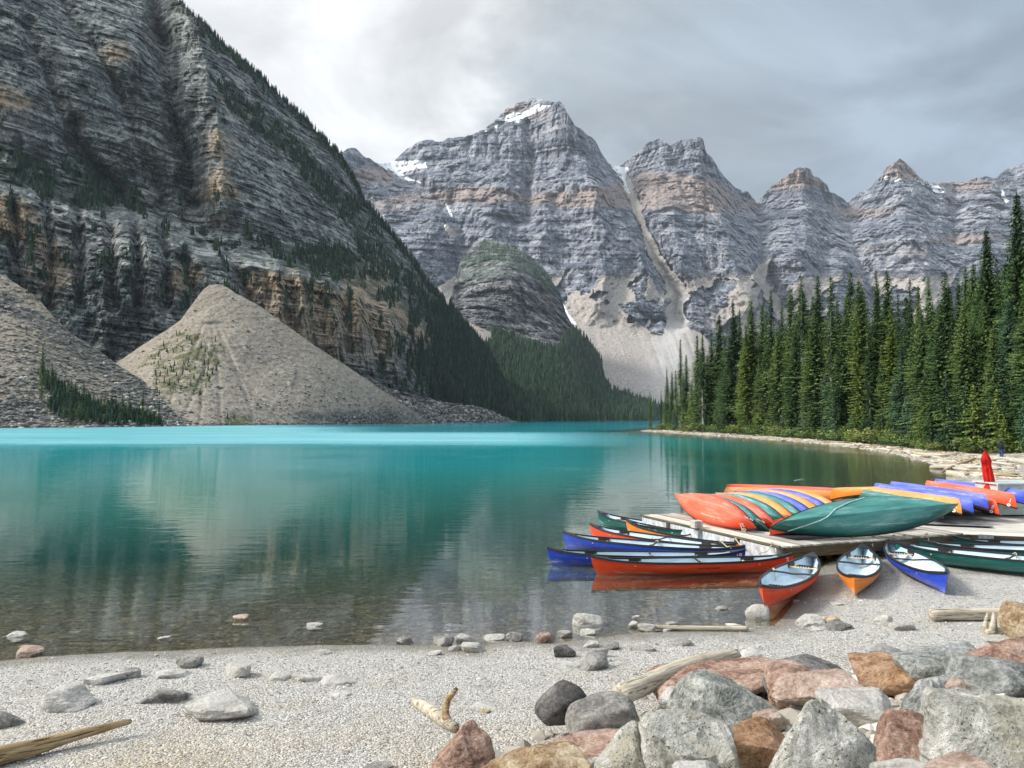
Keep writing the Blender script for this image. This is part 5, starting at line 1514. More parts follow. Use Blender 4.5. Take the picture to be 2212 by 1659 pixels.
def build_dock():
    random.seed(4)
    d = empty("dock"); tag(d, "low dock of weathered grey planks carrying the upturned canoes", "dock")
    w = 0.142; n = int(LEN1 / w)
    for i in range(n):
        dz = random.uniform(-0.004, 0.004)
        oriented_box("plank", C0 + E1 * (i * w) - E2 * random.uniform(0.0, 0.03) + Vector((0, 0, dz)), E2, -E1, LEN2 + random.uniform(0, 0.05), w - 0.02, 0.04, M_PLANK, d)
    z1 = Vector((0, 0, -0.042))
    oriented_box("fascia_board", C0 + z1 * 1 + E2 * 0.02, E1, -E2, LEN1, 0.05, 0.25, M_BEAM, d)
    oriented_box("edge_log", C0 + Vector((0, 0, 0.018)) - E1 * 0.19, E2, E1, LEN2, 0.045, 0.05, M_BEAM, d)
    for k in range(4):
        oriented_box("float", C0 - E1 * 0.16 + E2 * (0.15 + k * LEN2 / 4) + Vector((0, 0, -0.06)), E2, E1, LEN2 / 4 - 0.25, 0.7, 0.42, M_FLOAT, d)
    for k in range(5):
        oriented_box("support_post", C0 + E1 * (0.5 + k * LEN1 / 5) + E2 * 0.5 + Vector((0, 0, -0.3)), E1, E2, 0.16, 0.16, 0.6, M_BEAM, d)
    for k in range(3):
        oriented_box("joist", C0 + E2 * (0.35 + k * LEN2 / 3) + Vector((0, 0, -0.045)), E1, E2, LEN1, 0.06, 0.18, M_BEAM, d)
    # landward stage, turned a little
    A = CR.copy(); B = at_z(2212, 1155, DZ); F1 = (B - A).normalized(); F2 = Vector((-F1.y, F1.x, 0))
    s = empty("landing_stage"); tag(s, "landward wooden stage of wide pale boards at the right edge", "dock")
    w = 0.62
    for i in range(14):
        L = 9.0
        dz = -0.046 + random.uniform(-0.002, 0.002)
        off = -1.2 if i > 1 else 0.0
        oriented_box("board", A + F2 * (i * w + 0.0) + F1 * (-1.6 - 0.25 * i) + Vector((0, 0, dz)), F1, F2, L + 1.6 + 0.25 * i, w - 0.02, 0.03, M_PLANK, s)
    oriented_box("fascia_board", A + Vector((0, 0, -0.055)) + F1 * 0.05, F1, -F2, 9, 0.05, 0.22, M_BEAM, s)
    oriented_box("bracket", A + F1 * 0.30 + Vector((0, 0, -0.03)) - F2 * 0.06, F1, -F2, 0.36, 0.02, 0.24, M_ALU, s)
    oriented_box("support_post", A + F1 * 2 + Vector((0, 0, -0.29)) + F2 * 0.3, F1, F2, 0.2, 0.2, 0.5, M_BEAM, s)
    # mat lying on the planks and the wood block under the first canoe
    p = at_z(1665, 1132, DZ)
    blk = empty("wood_block", at_z(1505, 1140, DZ), 0.2); tag(blk, "stack of short timber offcuts propping the first red canoe", "wood block")
    for k in range(3):
        m = MB(); m.box((k * 0.085 - 0.085, 0, 0.105), (0.078, 0.30, 0.20)); m.build("timber", M_PLANK, blk)
    g = empty("plywood_sheet", at_z(2040, 1128, DZ + 0.016), -0.35); tag(g, "grey plywood sheet lying flat near the corner of the dock", "board")
    m = MB(); m.box((0, 0, 0), (2.3, 1.1, 0.015)); m.build("sheet", simple_mat("grey_plywood", (0.25, 0.25, 0.25), 0.9, 0.1, nscale=4), g)
    ru = empty("rubber_mat", at_z(1790, 1153, DZ + 0.012), 0.42); tag(ru, "dark rubber mat on the planks under the big green canoe", "mat")
    m = MB(); m.box((0, 0, 0), (3.2, 1.0, 0.008)); m.build("sheet", simple_mat("dark_rubber", (0.03, 0.033, 0.035), 0.8, 0.2), ru)
    # mooring ropes
    ropes = [((1845, 1163), (1852, 1172), DZ + .01, 0.42, "yellow mooring line running from the dock to the orange canoe"), ((1888, 1161), (1884, 1176), DZ + .01, 0.40, "short mooring line beside the orange canoe's far end"),
             ((1932, 1159), (1928, 1170), DZ + .01, 0.42, "mooring line knotted at the blue canoe's far end"), ((1955, 1158), (1955, 1174), DZ + .01, 0.30, "yellow line hanging from the dock edge above the green canoe"),
             ((2003, 1156), (2005, 1172), DZ + .01, 0.36, "mooring line tied over the dock edge above the canoe with the pale interior"), ((1668, 1176), (1640, 1195), DZ + .01, 0.35, "tangled pale line tied to the dock corner"),
             ((1590, 1166), (1612, 1188), 0.47, 0.30, "white line looped from the orange canoe's end"), ((1560, 1172), (1577, 1180), 0.47, 0.44, "white line across the red moored canoe's end")]
    for i, (a, b, za, zb, lab) in enumerate(ropes):
        A_ = at_z(*a, za); B_ = at_z(*b, zb)
        m = MB()
        mid = (A_ + B_) / 2 + Vector((0.02, -0.02, -0.06))
        m.tube([A_ + Vector((0.05, 0.10, 0.012)), A_ + Vector((-0.03, 0.06, 0.02)), A_, mid, B_, B_ + Vector((0.03, 0.02, -0.06))], 0.013, 5)
        m.tube([A_ + Vector((-0.05, 0.05, 0.01)), A_ + Vector((0.0, 0.02, 0.05)), A_ + Vector((0.05, 0.05, 0.01)), A_ + Vector((0.0, 0.09, 0.02))], 0.012, 5)
        o = m.build("rope", M_ROPEY if i in (0, 3) else M_ROPE); tag(o, lab, "rope", "mooring lines")
    # ---- upturned canoes
    R0 = 0.30
    nearA = at_z(1625, 1134, 0.74); farA = at_z(1467, 1076, 1.0)
    dirA = (farA - nearA); 
    farA = nearA + dirA.normalized() * 4.8
    cols = ['red', 'green', 'red', 'green', 'orange', 'green', 'blue', 'orange', 'blue', 'orange']
    nm = ["red, marked 31, first of the tilted row", "second of the tilted row, green with a white 5", "third of the tilted row, pale red", "fourth of the tilted row, pale green",
          "fifth of the tilted row, pale orange", "sixth of the tilted row, pale green", "seventh of the tilted row, a thin blue strip", "eighth of the tilted row, pale orange", "ninth of the tilted row, a thin blue strip", "last of the tilted row, orange above the big green one"]
    for i, col in enumerate(cols):
        off = E1 * (0.52 * i) + E2 * (0.16 * i)
        z = Vector((0, 0, -0.10 if i else 0))
        e = canoe(col, nearA + off + z, farA + off * 1.0 + z, R0, 180 - (52 if i == 0 else 50), "upturned canoe, " + nm[i], G_D, False)
        if i == 0:
            decal(e, "31", -0.86, 1.0, 1, 0.17, ring=True); decal(e, "31", -0.86, 1.0, -1, 0.17, ring=True)
        if i == 1:
            decal(e, "5", -0.86, 1.0, 1, 0.17, ring=True); decal(e, "5", -0.86, 1.0, -1, 0.17, ring=True)
    # two lying crosswise behind the row
    canoe('orange', at_y(1560, 1069, 27.6), at_y(1848, 1081, 28.3), R0, 180 - 4, "upturned orange canoe lying crosswise behind the tilted row", G_D, False)
    canoe('red', at_y(1562, 1062, 28.7), at_y(1840, 1073, 29.5), R0, 180 + 4, "upturned red canoe lying crosswise at the very back left of the pile", G_D, False)
    # big green one leaning in front, a red one below it
    L = at_y(1664, 1136, 19.9); Rr = at_y(2074, 1094, 20.9)
    big = canoe('green', L, Rr, R0, 180 + 62, "large green canoe on its side in front of the pile, a rope over it", G_D, False)
    pts = []
    for s_, th, sd in ((-0.86, 1.35, 1), (-0.80, 0.9, 1), (-0.70, 0.5, 1), (-0.58, 0.2, 1), (-0.5, 0.02, 1), (-0.38, 0.3, -1), (-0.2, 0.6, -1), (0.0, 0.9, -1)):
        p_, du, dv, n_ = hull_frame(s_, th, sd); pts.append(p_ + n_ * 0.014)
    m = MB(); m.tube(pts, 0.013, 5); m.build("rope", simple_mat("pale_blue_rope", (0.45, 0.62, 0.60), 0.9, 0.1), big)
    L2 = at_y(1662, 1139, 20.6); R2 = Vector((11.4, 21.9, 0.72)); L2.z = 0.66
    canoe('red', L2, R2, R0, 180, "upturned red canoe, mostly hidden under the large green one", G_D, False)
    # back middle orange, then the fan on the right
    a = at_y(1792, 1070, 27.0); canoe('orange', a, a + Vector((4.6, 0.2, 0.05)), R0, 180 - 14, "upturned orange canoe with faint lettering, highest at the back of the pile", G_D, False)
    fan = [('green', (2040, 1106), 22.6, (1880, 1078), 26.4, 12, "upturned pale green canoe at the left of the fan"), ('orange', (2078, 1098), 22.4, (1900, 1072), 26.4, 4, "upturned orange canoe low in the fan, its square end marked 10"),
           ('blue', (2104, 1096), 22.9, (1916, 1064), 26.8, 8, "upturned blue canoe, first blue of the fan from the left"), ('blue', (2136, 1088), 23.3, (1952, 1060), 27.2, 4, "upturned blue canoe, second blue of the fan from the left"),
           ('red', (2158, 1100), 23.2, (2000, 1072), 27.0, 0, "upturned red canoe low in the fan, only its marked end showing"), ('red', (2196, 1086), 23.7, (2028, 1058), 27.6, 2, "upturned red canoe of the fan marked with a white 1"),
           ('blue', (2222, 1079), 24.2, (2052, 1054), 28.0, 0, "upturned blue canoe, rightmost of the fan")]
    for i, (col, n_, yn, f_, yf, rl, lab) in enumerate(fan):
        a = at_y(*n_, yn); b = at_y(*f_, yf); b = a + (b - a).normalized() * 4.8
        e = canoe(col, a, b, R0, 180 + rl, lab, G_D, False)
        mark = {1: "10", 4: "8", 5: "1"}.get(i)
        if mark:
            decal(e, mark, -0.93, 0.95, 1, 0.16, ring=True); decal(e, mark, -0.93, 0.95, -1, 0.16, ring=True)
    # painter hanging from the first canoe
    m = MB(); p = at_z(1602, 1150, DZ)
    m.tube([p + Vector((0, 0.1, 0.2)), p + Vector((0.02, 0, 0.05)), p + Vector((0.1, -0.05, 0.01)), p + Vector((0.3, 0.0, 0.01)), p + Vector((0.36, 0.1, 0.12)), p + Vector((0.3, 0.2, 0.22))], 0.012, 5)
    o = m.build("rope", M_ROPE); tag(o, "loose pale rope end curled on the planks below the first red canoe", "rope")
    m = MB(); p = at_y(1708, 1120, 19.85); q = at_y(1850, 1068, 20.6)
    # ---- deck box
    bx = empty("storage_box", at_y(2157, 1100, 25.0)); bx.location.z = DZ; bx.rotation_euler = (0, 0, 0.05); tag(bx, "pale green storage box with horizontal boards on the dock at the right edge", "box")
    M_BOX = simple_mat("pale_green_boards", (0.50, 0.58, 0.54), 0.6, 0.3, nscale=5, var=0.08)
    for k in range(4):
        m = MB(); m.box((1.3, 0.6, 0.12 + k * 0.245), (2.5, 1.2, 0.235)); m.build("board", M_BOX, bx)
    m = MB(); m.box((0.02, 0, 0.48), (0.09, 0.05, 0.98)); m.build("corner_post", M_BOX, bx)
    m = MB(); m.box((1.3, 0.6, 1.0), (2.66, 1.32, 0.045)); m.build("lid", M_BOX, bx)
    # ---- closed parasol
    base = at_y(2146, 1111, 25.6); base.z = DZ; topp = at_y(2127, 972, 25.6)
    um = empty("parasol", base); tag(um, "closed red parasol leaning left on the dock beside the storage box", "parasol")
    M_RED = simple_mat("red_canvas", (0.50, 0.018, 0.012), 0.75, 0.2, nscale=5, var=0.3)
    ax = (topp - base)
    m = MB(); m.tube([(0, 0, 0), tuple(ax * 1.02)], 0.022, 8); m.build("pole", M_BLACK, um)
    m = MB(); m.box((0, 0, 0.04), (0.5, 0.5, 0.08)); m.build("base_plate", M_BLACK, um)
    H_ = ax.length; prof = [(0.985, 0.02), (0.95, 0.06), (0.88, 0.11), (0.80, 0.145), (0.795, 0.12), (0.72, 0.13), (0.62, 0.135), (0.52, 0.14), (0.47, 0.115), (0.455, 0.10), (0.44, 0.125), (0.40, 0.165), (0.35, 0.20), (0.31, 0.21)]
    V = []; nseg = 32; rg = random.Random(3)
    for f, r in prof:
        c = ax * f
        for k in range(nseg):
            a = 2 * math.pi * k / nseg
            rr = r * (1 + 0.22 * math.sin(a * 8 + f * 3) + 0.1 * math.sin(a * 3 + f * 9))
            zoff = 0.05 * math.sin(a * 4 + 1) if f < 0.36 else 0
            V.append((c.x + rr * math.cos(a), c.y + rr * math.sin(a), c.z + zoff))
    m = MB(); m.add(V, [(i * nseg + k, i * nseg + (k + 1) % nseg, (i + 1) * nseg + (k + 1) % nseg, (i + 1) * nseg + k) for i in range(len(prof) - 1) for k in range(nseg)])
    m.build("canopy", M_RED, um, True)
    m = MB(); c = ax * 0.455; m.tube([(c.x + 0.115 * math.cos(a), c.y + 0.115 * math.sin(a), c.z) for a in np.linspace(0, 6.28, 17)], 0.012, 5); m.build("tie_strap", M_RED, um)
build_dock()
# ------------------------------------------------------------------ stones
def mat_stone(name, a, bcol, c, speck=0.0, speck_c=(0.06, 0.06, 0.06), streak=0.3, warm=None):
    m, t, b = new_mat(name)
    p = t.tc('Object')
    oi = t.node('ShaderNodeObjectInfo').outputs['Random']
    pv = t.vadd(p, t.comb(t.math('MULTIPLY', oi, 40.0), t.math('MULTIPLY', oi, 17.0), t.math('MULTIPLY', oi, 71.0)))
    n = t.noise(pv, 3.6, 8, 0.74, 0.6)
    f = t.noise(pv, 24, 5, 0.75)
    vein = t.noise(t.vmul(pv, (2, 2, 9)), 1.2, 5, 0.6, 1.2)
    col = t.ramp(t.math('ADD', t.math('MULTIPLY', n, 0.6), t.math('MULTIPLY', f, 0.4)), [(0.40, a), (0.5, bcol), (0.60, c)])
    big = t.noise(pv, 1.1, 5, 0.65, 0.8)
    col = t.mix(t.math('MULTIPLY', t.smooth(big, 0.50, 0.36), 0.6), col, t.mix(0.6, col, a))
    col = t.mix(t.math('MULTIPLY', t.smooth(big, 0.54, 0.66), 0.5), col, c)
    if warm: col = t.mix(t.math('MULTIPLY', t.smooth(t.noise(pv, 1.6, 4, 0.6), 0.46, 0.62), 0.8), col, warm)
    col = t.mix(t.math('MULTIPLY', t.smooth(vein, 0.56, 0.66), streak), col, c)
    if speck:
        pw = t.vadd(pv, t.vmul(t.noise(pv, 16, 3, 0.6, out='Color'), (0.07, 0.07, 0.07)))
        v = t.vor(pw, 30); v2 = t.vor(pw, 75)
        msk = t.smooth(t.noise(pv, 5, 3, 0.6), 0.40, 0.56)
        s1 = t.math('MULTIPLY', t.math('MULTIPLY', t.smooth(v, 0.32, 0.12), msk), speck)
        s2 = t.math('MULTIPLY', t.math('MULTIPLY', t.smooth(v2, 0.34, 0.2), t.smooth(f, 0.4, 0.55)), speck * 0.9)
        col = t.mix(s1, col, speck_c); col = t.mix(s2, col, tuple(k * 1.4 for k in speck_c))
    t.plug(b.inputs['Base Color'], col)
    b.inputs['Roughness'].default_value = 0.88; b.inputs['Specular IOR Level'].default_value = 0.25
    h = t.math('ADD', t.math('MULTIPLY', n, 1.0), t.math('MULTIPLY', f, 0.35))
    crk = t.vor(t.vadd(t.vmul(pv, (1, 1, 1.6)), t.vmul(t.noise(pv, 2.5, 3, 0.6, out='Color'), (0.5, 0.5, 0.5))), 1.5, 'DISTANCE_TO_EDGE')
    h = t.math('ADD', h, t.math('MULTIPLY', t.smooth(crk, 0.0, 0.03), 0.07))
    t.plug(b.inputs['Normal'], t.bump(h, 1.0, 0.11))
    return m
ST = {'pale': mat_stone("pale_limestone", (0.42, 0.40, 0.36), (0.63, 0.61, 0.56), (0.82, 0.80, 0.76)),
      'grey': mat_stone("grey_stone", (0.17, 0.165, 0.15), (0.37, 0.355, 0.33), (0.60, 0.58, 0.54)),
      'dark': mat_stone("dark_stone", (0.07, 0.065, 0.065), (0.17, 0.16, 0.155), (0.36, 0.345, 0.33)),
      'pink': mat_stone("pink_granite", (0.33, 0.22, 0.17), (0.58, 0.44, 0.36), (0.80, 0.68, 0.58), 0.25, (0.25, 0.18, 0.15)),
      'red': mat_stone("red_quartzite", (0.17, 0.10, 0.075), (0.46, 0.29, 0.22), (0.76, 0.60, 0.50), 0.2, (0.12, 0.07, 0.06)),
      'orange': mat_stone("orange_stone", (0.19, 0.10, 0.05), (0.47, 0.27, 0.15), (0.68, 0.48, 0.33), 0.2, (0.12, 0.08, 0.06)),
      'tan': mat_stone("tan_stone", (0.22, 0.13, 0.06), (0.47, 0.345, 0.21), (0.74, 0.63, 0.46)),
      'speck': mat_stone("speckled_granite", (0.26, 0.265, 0.23), (0.62, 0.61, 0.55), (0.92, 0.91, 0.86), 0.95, (0.045, 0.05, 0.055), warm=(0.52, 0.49, 0.38)),
      'speckd': mat_stone("dark_speckled_granite", (0.11, 0.12, 0.11), (0.35, 0.365, 0.335), (0.72, 0.73, 0.68), 0.8, (0.04, 0.045, 0.045)),
      'blue': mat_stone("blue_grey_stone", (0.14, 0.15, 0.14), (0.37, 0.385, 0.37), (0.70, 0.71, 0.69), 0.4, (0.08, 0.085, 0.09))}
def ico(sub):
    bm = bmesh.new(); bmesh.ops.create_icosphere(bm, subdivisions=sub, radius=1.0)
    V = np.array([v.co[:] for v in bm.verts]); F = np.array([[v.index for v in f.verts] for f in bm.faces]); bm.free()
    return V, F
ICO = {k: ico(k) for k in (1, 2, 3, 4, 5, 6)}
def rock_verts(seed, dims, sub, angular=0.6, rough=1.0):
    rng = np.random.default_rng(seed)
    U, F = ICO[sub]
    n = int(rng.integers(11, 19))
    N = rng.normal(size=(n, 3)); N /= np.linalg.norm(N, axis=1)[:, None]
    N = np.concatenate([N, [[0, 0, 1], [0, 0, -1], [1, 0, 0], [-1, 0, 0], [0, 1, 0], [0, -1, 0]]])
    off = np.concatenate([rng.uniform(0.62, 0.98, n), [0.95, 0.95, 1, 1, 1, 1]])
    p = 7 + 34 * angular
    d = np.maximum(U @ N.T / off, 0) ** p
    r = d.sum(1) ** (-1 / p)
    V = U * r[:, None]
    s = seed * 3.7
    r2 = 1 + rough * (0.13 * fbm(V[:, 0] * 1.6 + s, V[:, 1] * 1.6, V[:, 2] * 1.6, 4, seed) + 0.06 * ridged(V[:, 0] * 4 + s, V[:, 1] * 4, V[:, 2] * 4, 4, seed + 3, 0.6) + (0.016 * fbm(V[:, 0] * 18, V[:, 1] * 22, V[:, 2] * 22 + s, 2, seed + 5) if sub > 4 else 0))
    V = V * r2[:, None]
    mn, mx = V.min(0), V.max(0)
    V = (V - (mn + mx) / 2) / ((mx - mn) / 2)
    return V * (np.array(dims) / 2), F
def place_rock(box, typ, label, cat="rock", name="rock", group=None, sub=None, ang=0.6, tilt=0.0, dep=0.8, D=None, sink=0.12, seed=None, rough=1.0, peak=0.0):
    x0, x1, y0, y1 = box
    xc = (x0 + x1) / 2
    if D is None:
        g = at_ground(xc, y1 - (y1 - y0) * 0.06); Df = g.y; gzz = g.z
        if gzz < 0: Df = at_z(xc, y1, 0.0).y
    else:
        Df = D; gzz = None
    w = (x1 - x0) / FQ * Df * (1.12 if cat == 'stone' else 1.2)
    Vh = (y1 - y0) / FQ * Df
    th = math.atan2(((y0 + y1) / 2 - 905) , FQ)
    depth = min(dep * w, 0.75 * Vh / max(math.sin(th), 0.05))
    w = (x1 - x0) / FQ * (Df + depth * 0.4) * (1.14 if cat == 'stone' else 1.2)
    Vh = (y1 - y0) / FQ * (Df + depth * 0.4)
    h = max((Vh - depth * 0.62 * math.sin(th)) / math.cos(th), 0.25 * Vh)
    h *= 1.1; hs = h * (1 + sink)
    c = at_y(xc, (y0 + y1) / 2 + (y1 - y0) * 0.03, Df + depth * 0.5)
    c.z -= h * sink * 0.5
    if seed is None: seed = int(abs(x0 * 7 + y0 * 13)) % 9973
    px = (x1 - x0) / 2.16
    if sub is None: sub = 3 if px < 34 else (4 if px < 80 else 5)
    V, F = rock_verts(seed, (w, depth, hs), sub, ang, rough)
    if peak:
        zn = np.clip(V[:, 2] / hs + 0.5, 0, 1)
        V[:, 0] *= 1 - peak * zn ** 1.2; V[:, 1] *= 1 - peak * 0.7 * zn
    if tilt:
        a = math.radians(tilt); ca, sa = math.cos(a), math.sin(a)
        V = np.stack([V[:, 0] * ca + V[:, 2] * sa, V[:, 1], -V[:, 0] * sa + V[:, 2] * ca], 1)
    me = mesh_np(name, V, F, ST[typ], ang < 0.18)
    o = link(name, me); o.location = c
    tag(o, label, cat, group)
    return o
def build_beach_rocks():
    G = "loose stones on the beach"
    B = [((20, 55, 1362, 1378), 'pale', "pale stone standing in the water at the left edge"), ((41, 90, 1391, 1421), 'pink', "pinkish stone on the waterline at far left", .7), ((191, 263, 1447, 1483), 'pale', "long tan-grey stone with a smaller one leaning on its right end", .5),
         ((262, 303, 1442, 1469), 'grey', "small grey stone touching the right end of the long tan-grey one", .5), ((93, 197, 1472, 1544), 'pale', "big round-topped pale boulder on the left gravel", .35), ((318, 401, 1480, 1524), 'grey', "flat-topped stone with dark undercut sides on the left gravel", .8),
         ((341, 408, 1439, 1469), 'pale', "pale wedge stone in front of a taller one, left gravel", .7), ((385, 435, 1412, 1447), 'grey', "grey angular stone behind the pale wedge", .8), ((486, 540, 1430, 1468), 'pale', "squat pale stone with dark lower edge, alone right of the wedge pair", .6),
         ((406, 548, 1494, 1567), 'pale', "largest flat whitish boulder on the left gravel", .6), ((-25, 42, 1532, 1580), 'grey', "stone cut by the left edge above the log", .6), ((505, 535, 1326, 1342), 'pink', "small stone alone in the shallows left of centre", .6),
         ((343, 365, 1373, 1383), 'pale', "tiny pale stone just off the left waterline", .5), ((583, 626, 1451, 1473), 'pale', "low pale stone, left of three lying in a row", .5), ((651, 693, 1454, 1475), 'pale', "low pale stone, middle of three lying in a row", .5),
         ((696, 767, 1459, 1482), 'pale', "wide low stone, right of three lying in a row", .3), ((703, 754, 1493, 1506), 'pale', "flat white stone below the row of three", .3), ((680, 715, 1399, 1415), 'pale', "white stone on the waterline left of centre", .4),
         ((663, 694, 1344, 1356), 'pale', "split pale stone in the shallows near the centre", .6), ((857, 892, 1372, 1393), 'grey', "block-shaped stone on the waterline beside the ripple rings", .8), ((938, 979, 1371, 1396), 'grey', "stone with a pale top and dark base on the centre waterline", .8),
         ((980, 1016, 1369, 1386), 'pale', "small white-topped stone right of the dark based one", .7), ((970, 995, 1392, 1408), 'grey', "small grey stone left of the pitted white one", .7), ((999, 1043, 1386, 1412), 'pale', "pitted whitish stone on the centre waterline", .6),
         ((1046, 1087, 1368, 1384), 'pale', "low tan-topped stone in the water's edge at centre", .6), ((1095, 1129, 1362, 1386), 'grey', "pointed stone on the waterline left of the red one", .9), ((1159, 1196, 1366, 1392), 'red', "small red stone with a pale top on the waterline", .5),
         ((925, 953, 1402, 1417), 'pale', "pale stone half sunk in gravel below the waterline stones", .4), ((1017, 1069, 1515, 1532), 'pale', "flat white stone alone in the middle gravel", .3), ((1038, 1059, 1531, 1542), 'tan', "small rusty stone just below the flat white one", .7),
         ((784, 846, 1640, 1668), 'grey', "grey stone poking out at the bottom edge", .6), ((1205, 1235, 1361, 1378), 'grey', "grey stone right of the red one at the water", .6), ((1255, 1289, 1357, 1372), 'pale', "low stone right of it in the water's edge", .6),
         ((1240, 1299, 1322, 1354), 'pale', "white dome-shaped stone rising from the shallows", .2), ((1261, 1291, 1383, 1401), 'pale', "pale stone below the water's edge right of centre", .5), ((1307, 1336, 1386, 1406), 'grey', "pointed grey stone behind the upright slab", .9),
         ((1364, 1413, 1389, 1409), 'grey', "rounded grey stone on the gravel behind the big log", .3), ((1198, 1240, 1391, 1423), 'dark', "squarish dark stone above the flat slab", .7), ((1288, 1312, 1398, 1422), 'grey', "small block leaning on the tall angular stone", .8),
         ((1255, 1311, 1404, 1453), 'grey', "tall angular pale-grey stone right of the flat slab", .9), ((1197, 1252, 1425, 1447), 'pale', "long flat pale slab lying left of the tall angular stone", .8), ((1366, 1383, 1328, 1339), 'pale', "tiny stone in the shallows above the driftwood stick", .6),
         ((1357, 1378, 1341, 1357), 'pale', "small pale stone left end of the stones by the stick", .7), ((1379, 1413, 1344, 1365), 'pale', "white blocky stone at the left end of the driftwood stick", .7), ((1430, 1464, 1349, 1363), 'pale', "flat pale stone lying on the driftwood stick", .8),
         ((1437, 1465, 1341, 1350), 'grey', "low grey stone behind the driftwood stick", .5), ((1456, 1497, 1376, 1398), 'grey', "wedge stone alone on the gravel below the stick", .9), ((1547, 1572, 1308, 1318), 'grey', "low stone in the shallows near the round white one", .6),
         ((1613, 1658, 1304, 1341), 'pale', "round white stone standing beside the red canoe's bow", .15), ((1570, 1600, 1345, 1354), 'pale', "flat pale stone behind the right end of the stick", .6), ((1598, 1639, 1387, 1404), 'pale', "low stone above the right end of the big log", .6),
         ((1600, 1639, 1402, 1424), 'pale', "second low stone touching the end of the big log", .5), ((1721, 1774, 1328, 1355), 'pale', "tan-grey stone, left of the cluster below the orange canoe", .5), ((1776, 1811, 1329, 1348), 'tan', "small tan stone of the cluster below the orange canoe", .7),
         ((1781, 1838, 1339, 1366), 'grey', "grey stone, right of the cluster below the orange canoe", .4), ((1744, 1774, 1353, 1364), 'pale', "small flat stone lowest in the cluster below the orange canoe", .5), ((1798, 1820, 1300, 1309), 'pale', "flat white stone half buried below the orange canoe's bow", .3),
         ((1888, 1926, 1326, 1356), 'pale', "pale stone left of the dark-sided slab", .6), ((1926, 1971, 1339, 1365), 'pale', "pale slab with a dark shadowed side", .9), ((1713, 1726, 1294, 1300), 'grey', "tiny stone beside the red canoe's keel", .4),
         ((1372, 1400, 1502, 1512), 'grey', "little stone under the near end of the big log", .4)]
    for b in B:
        ang = b[3] if len(b) > 3 else .6
        place_rock(b[0], b[1], b[2], "stone", "stone", G, None, ang)
build_beach_rocks()
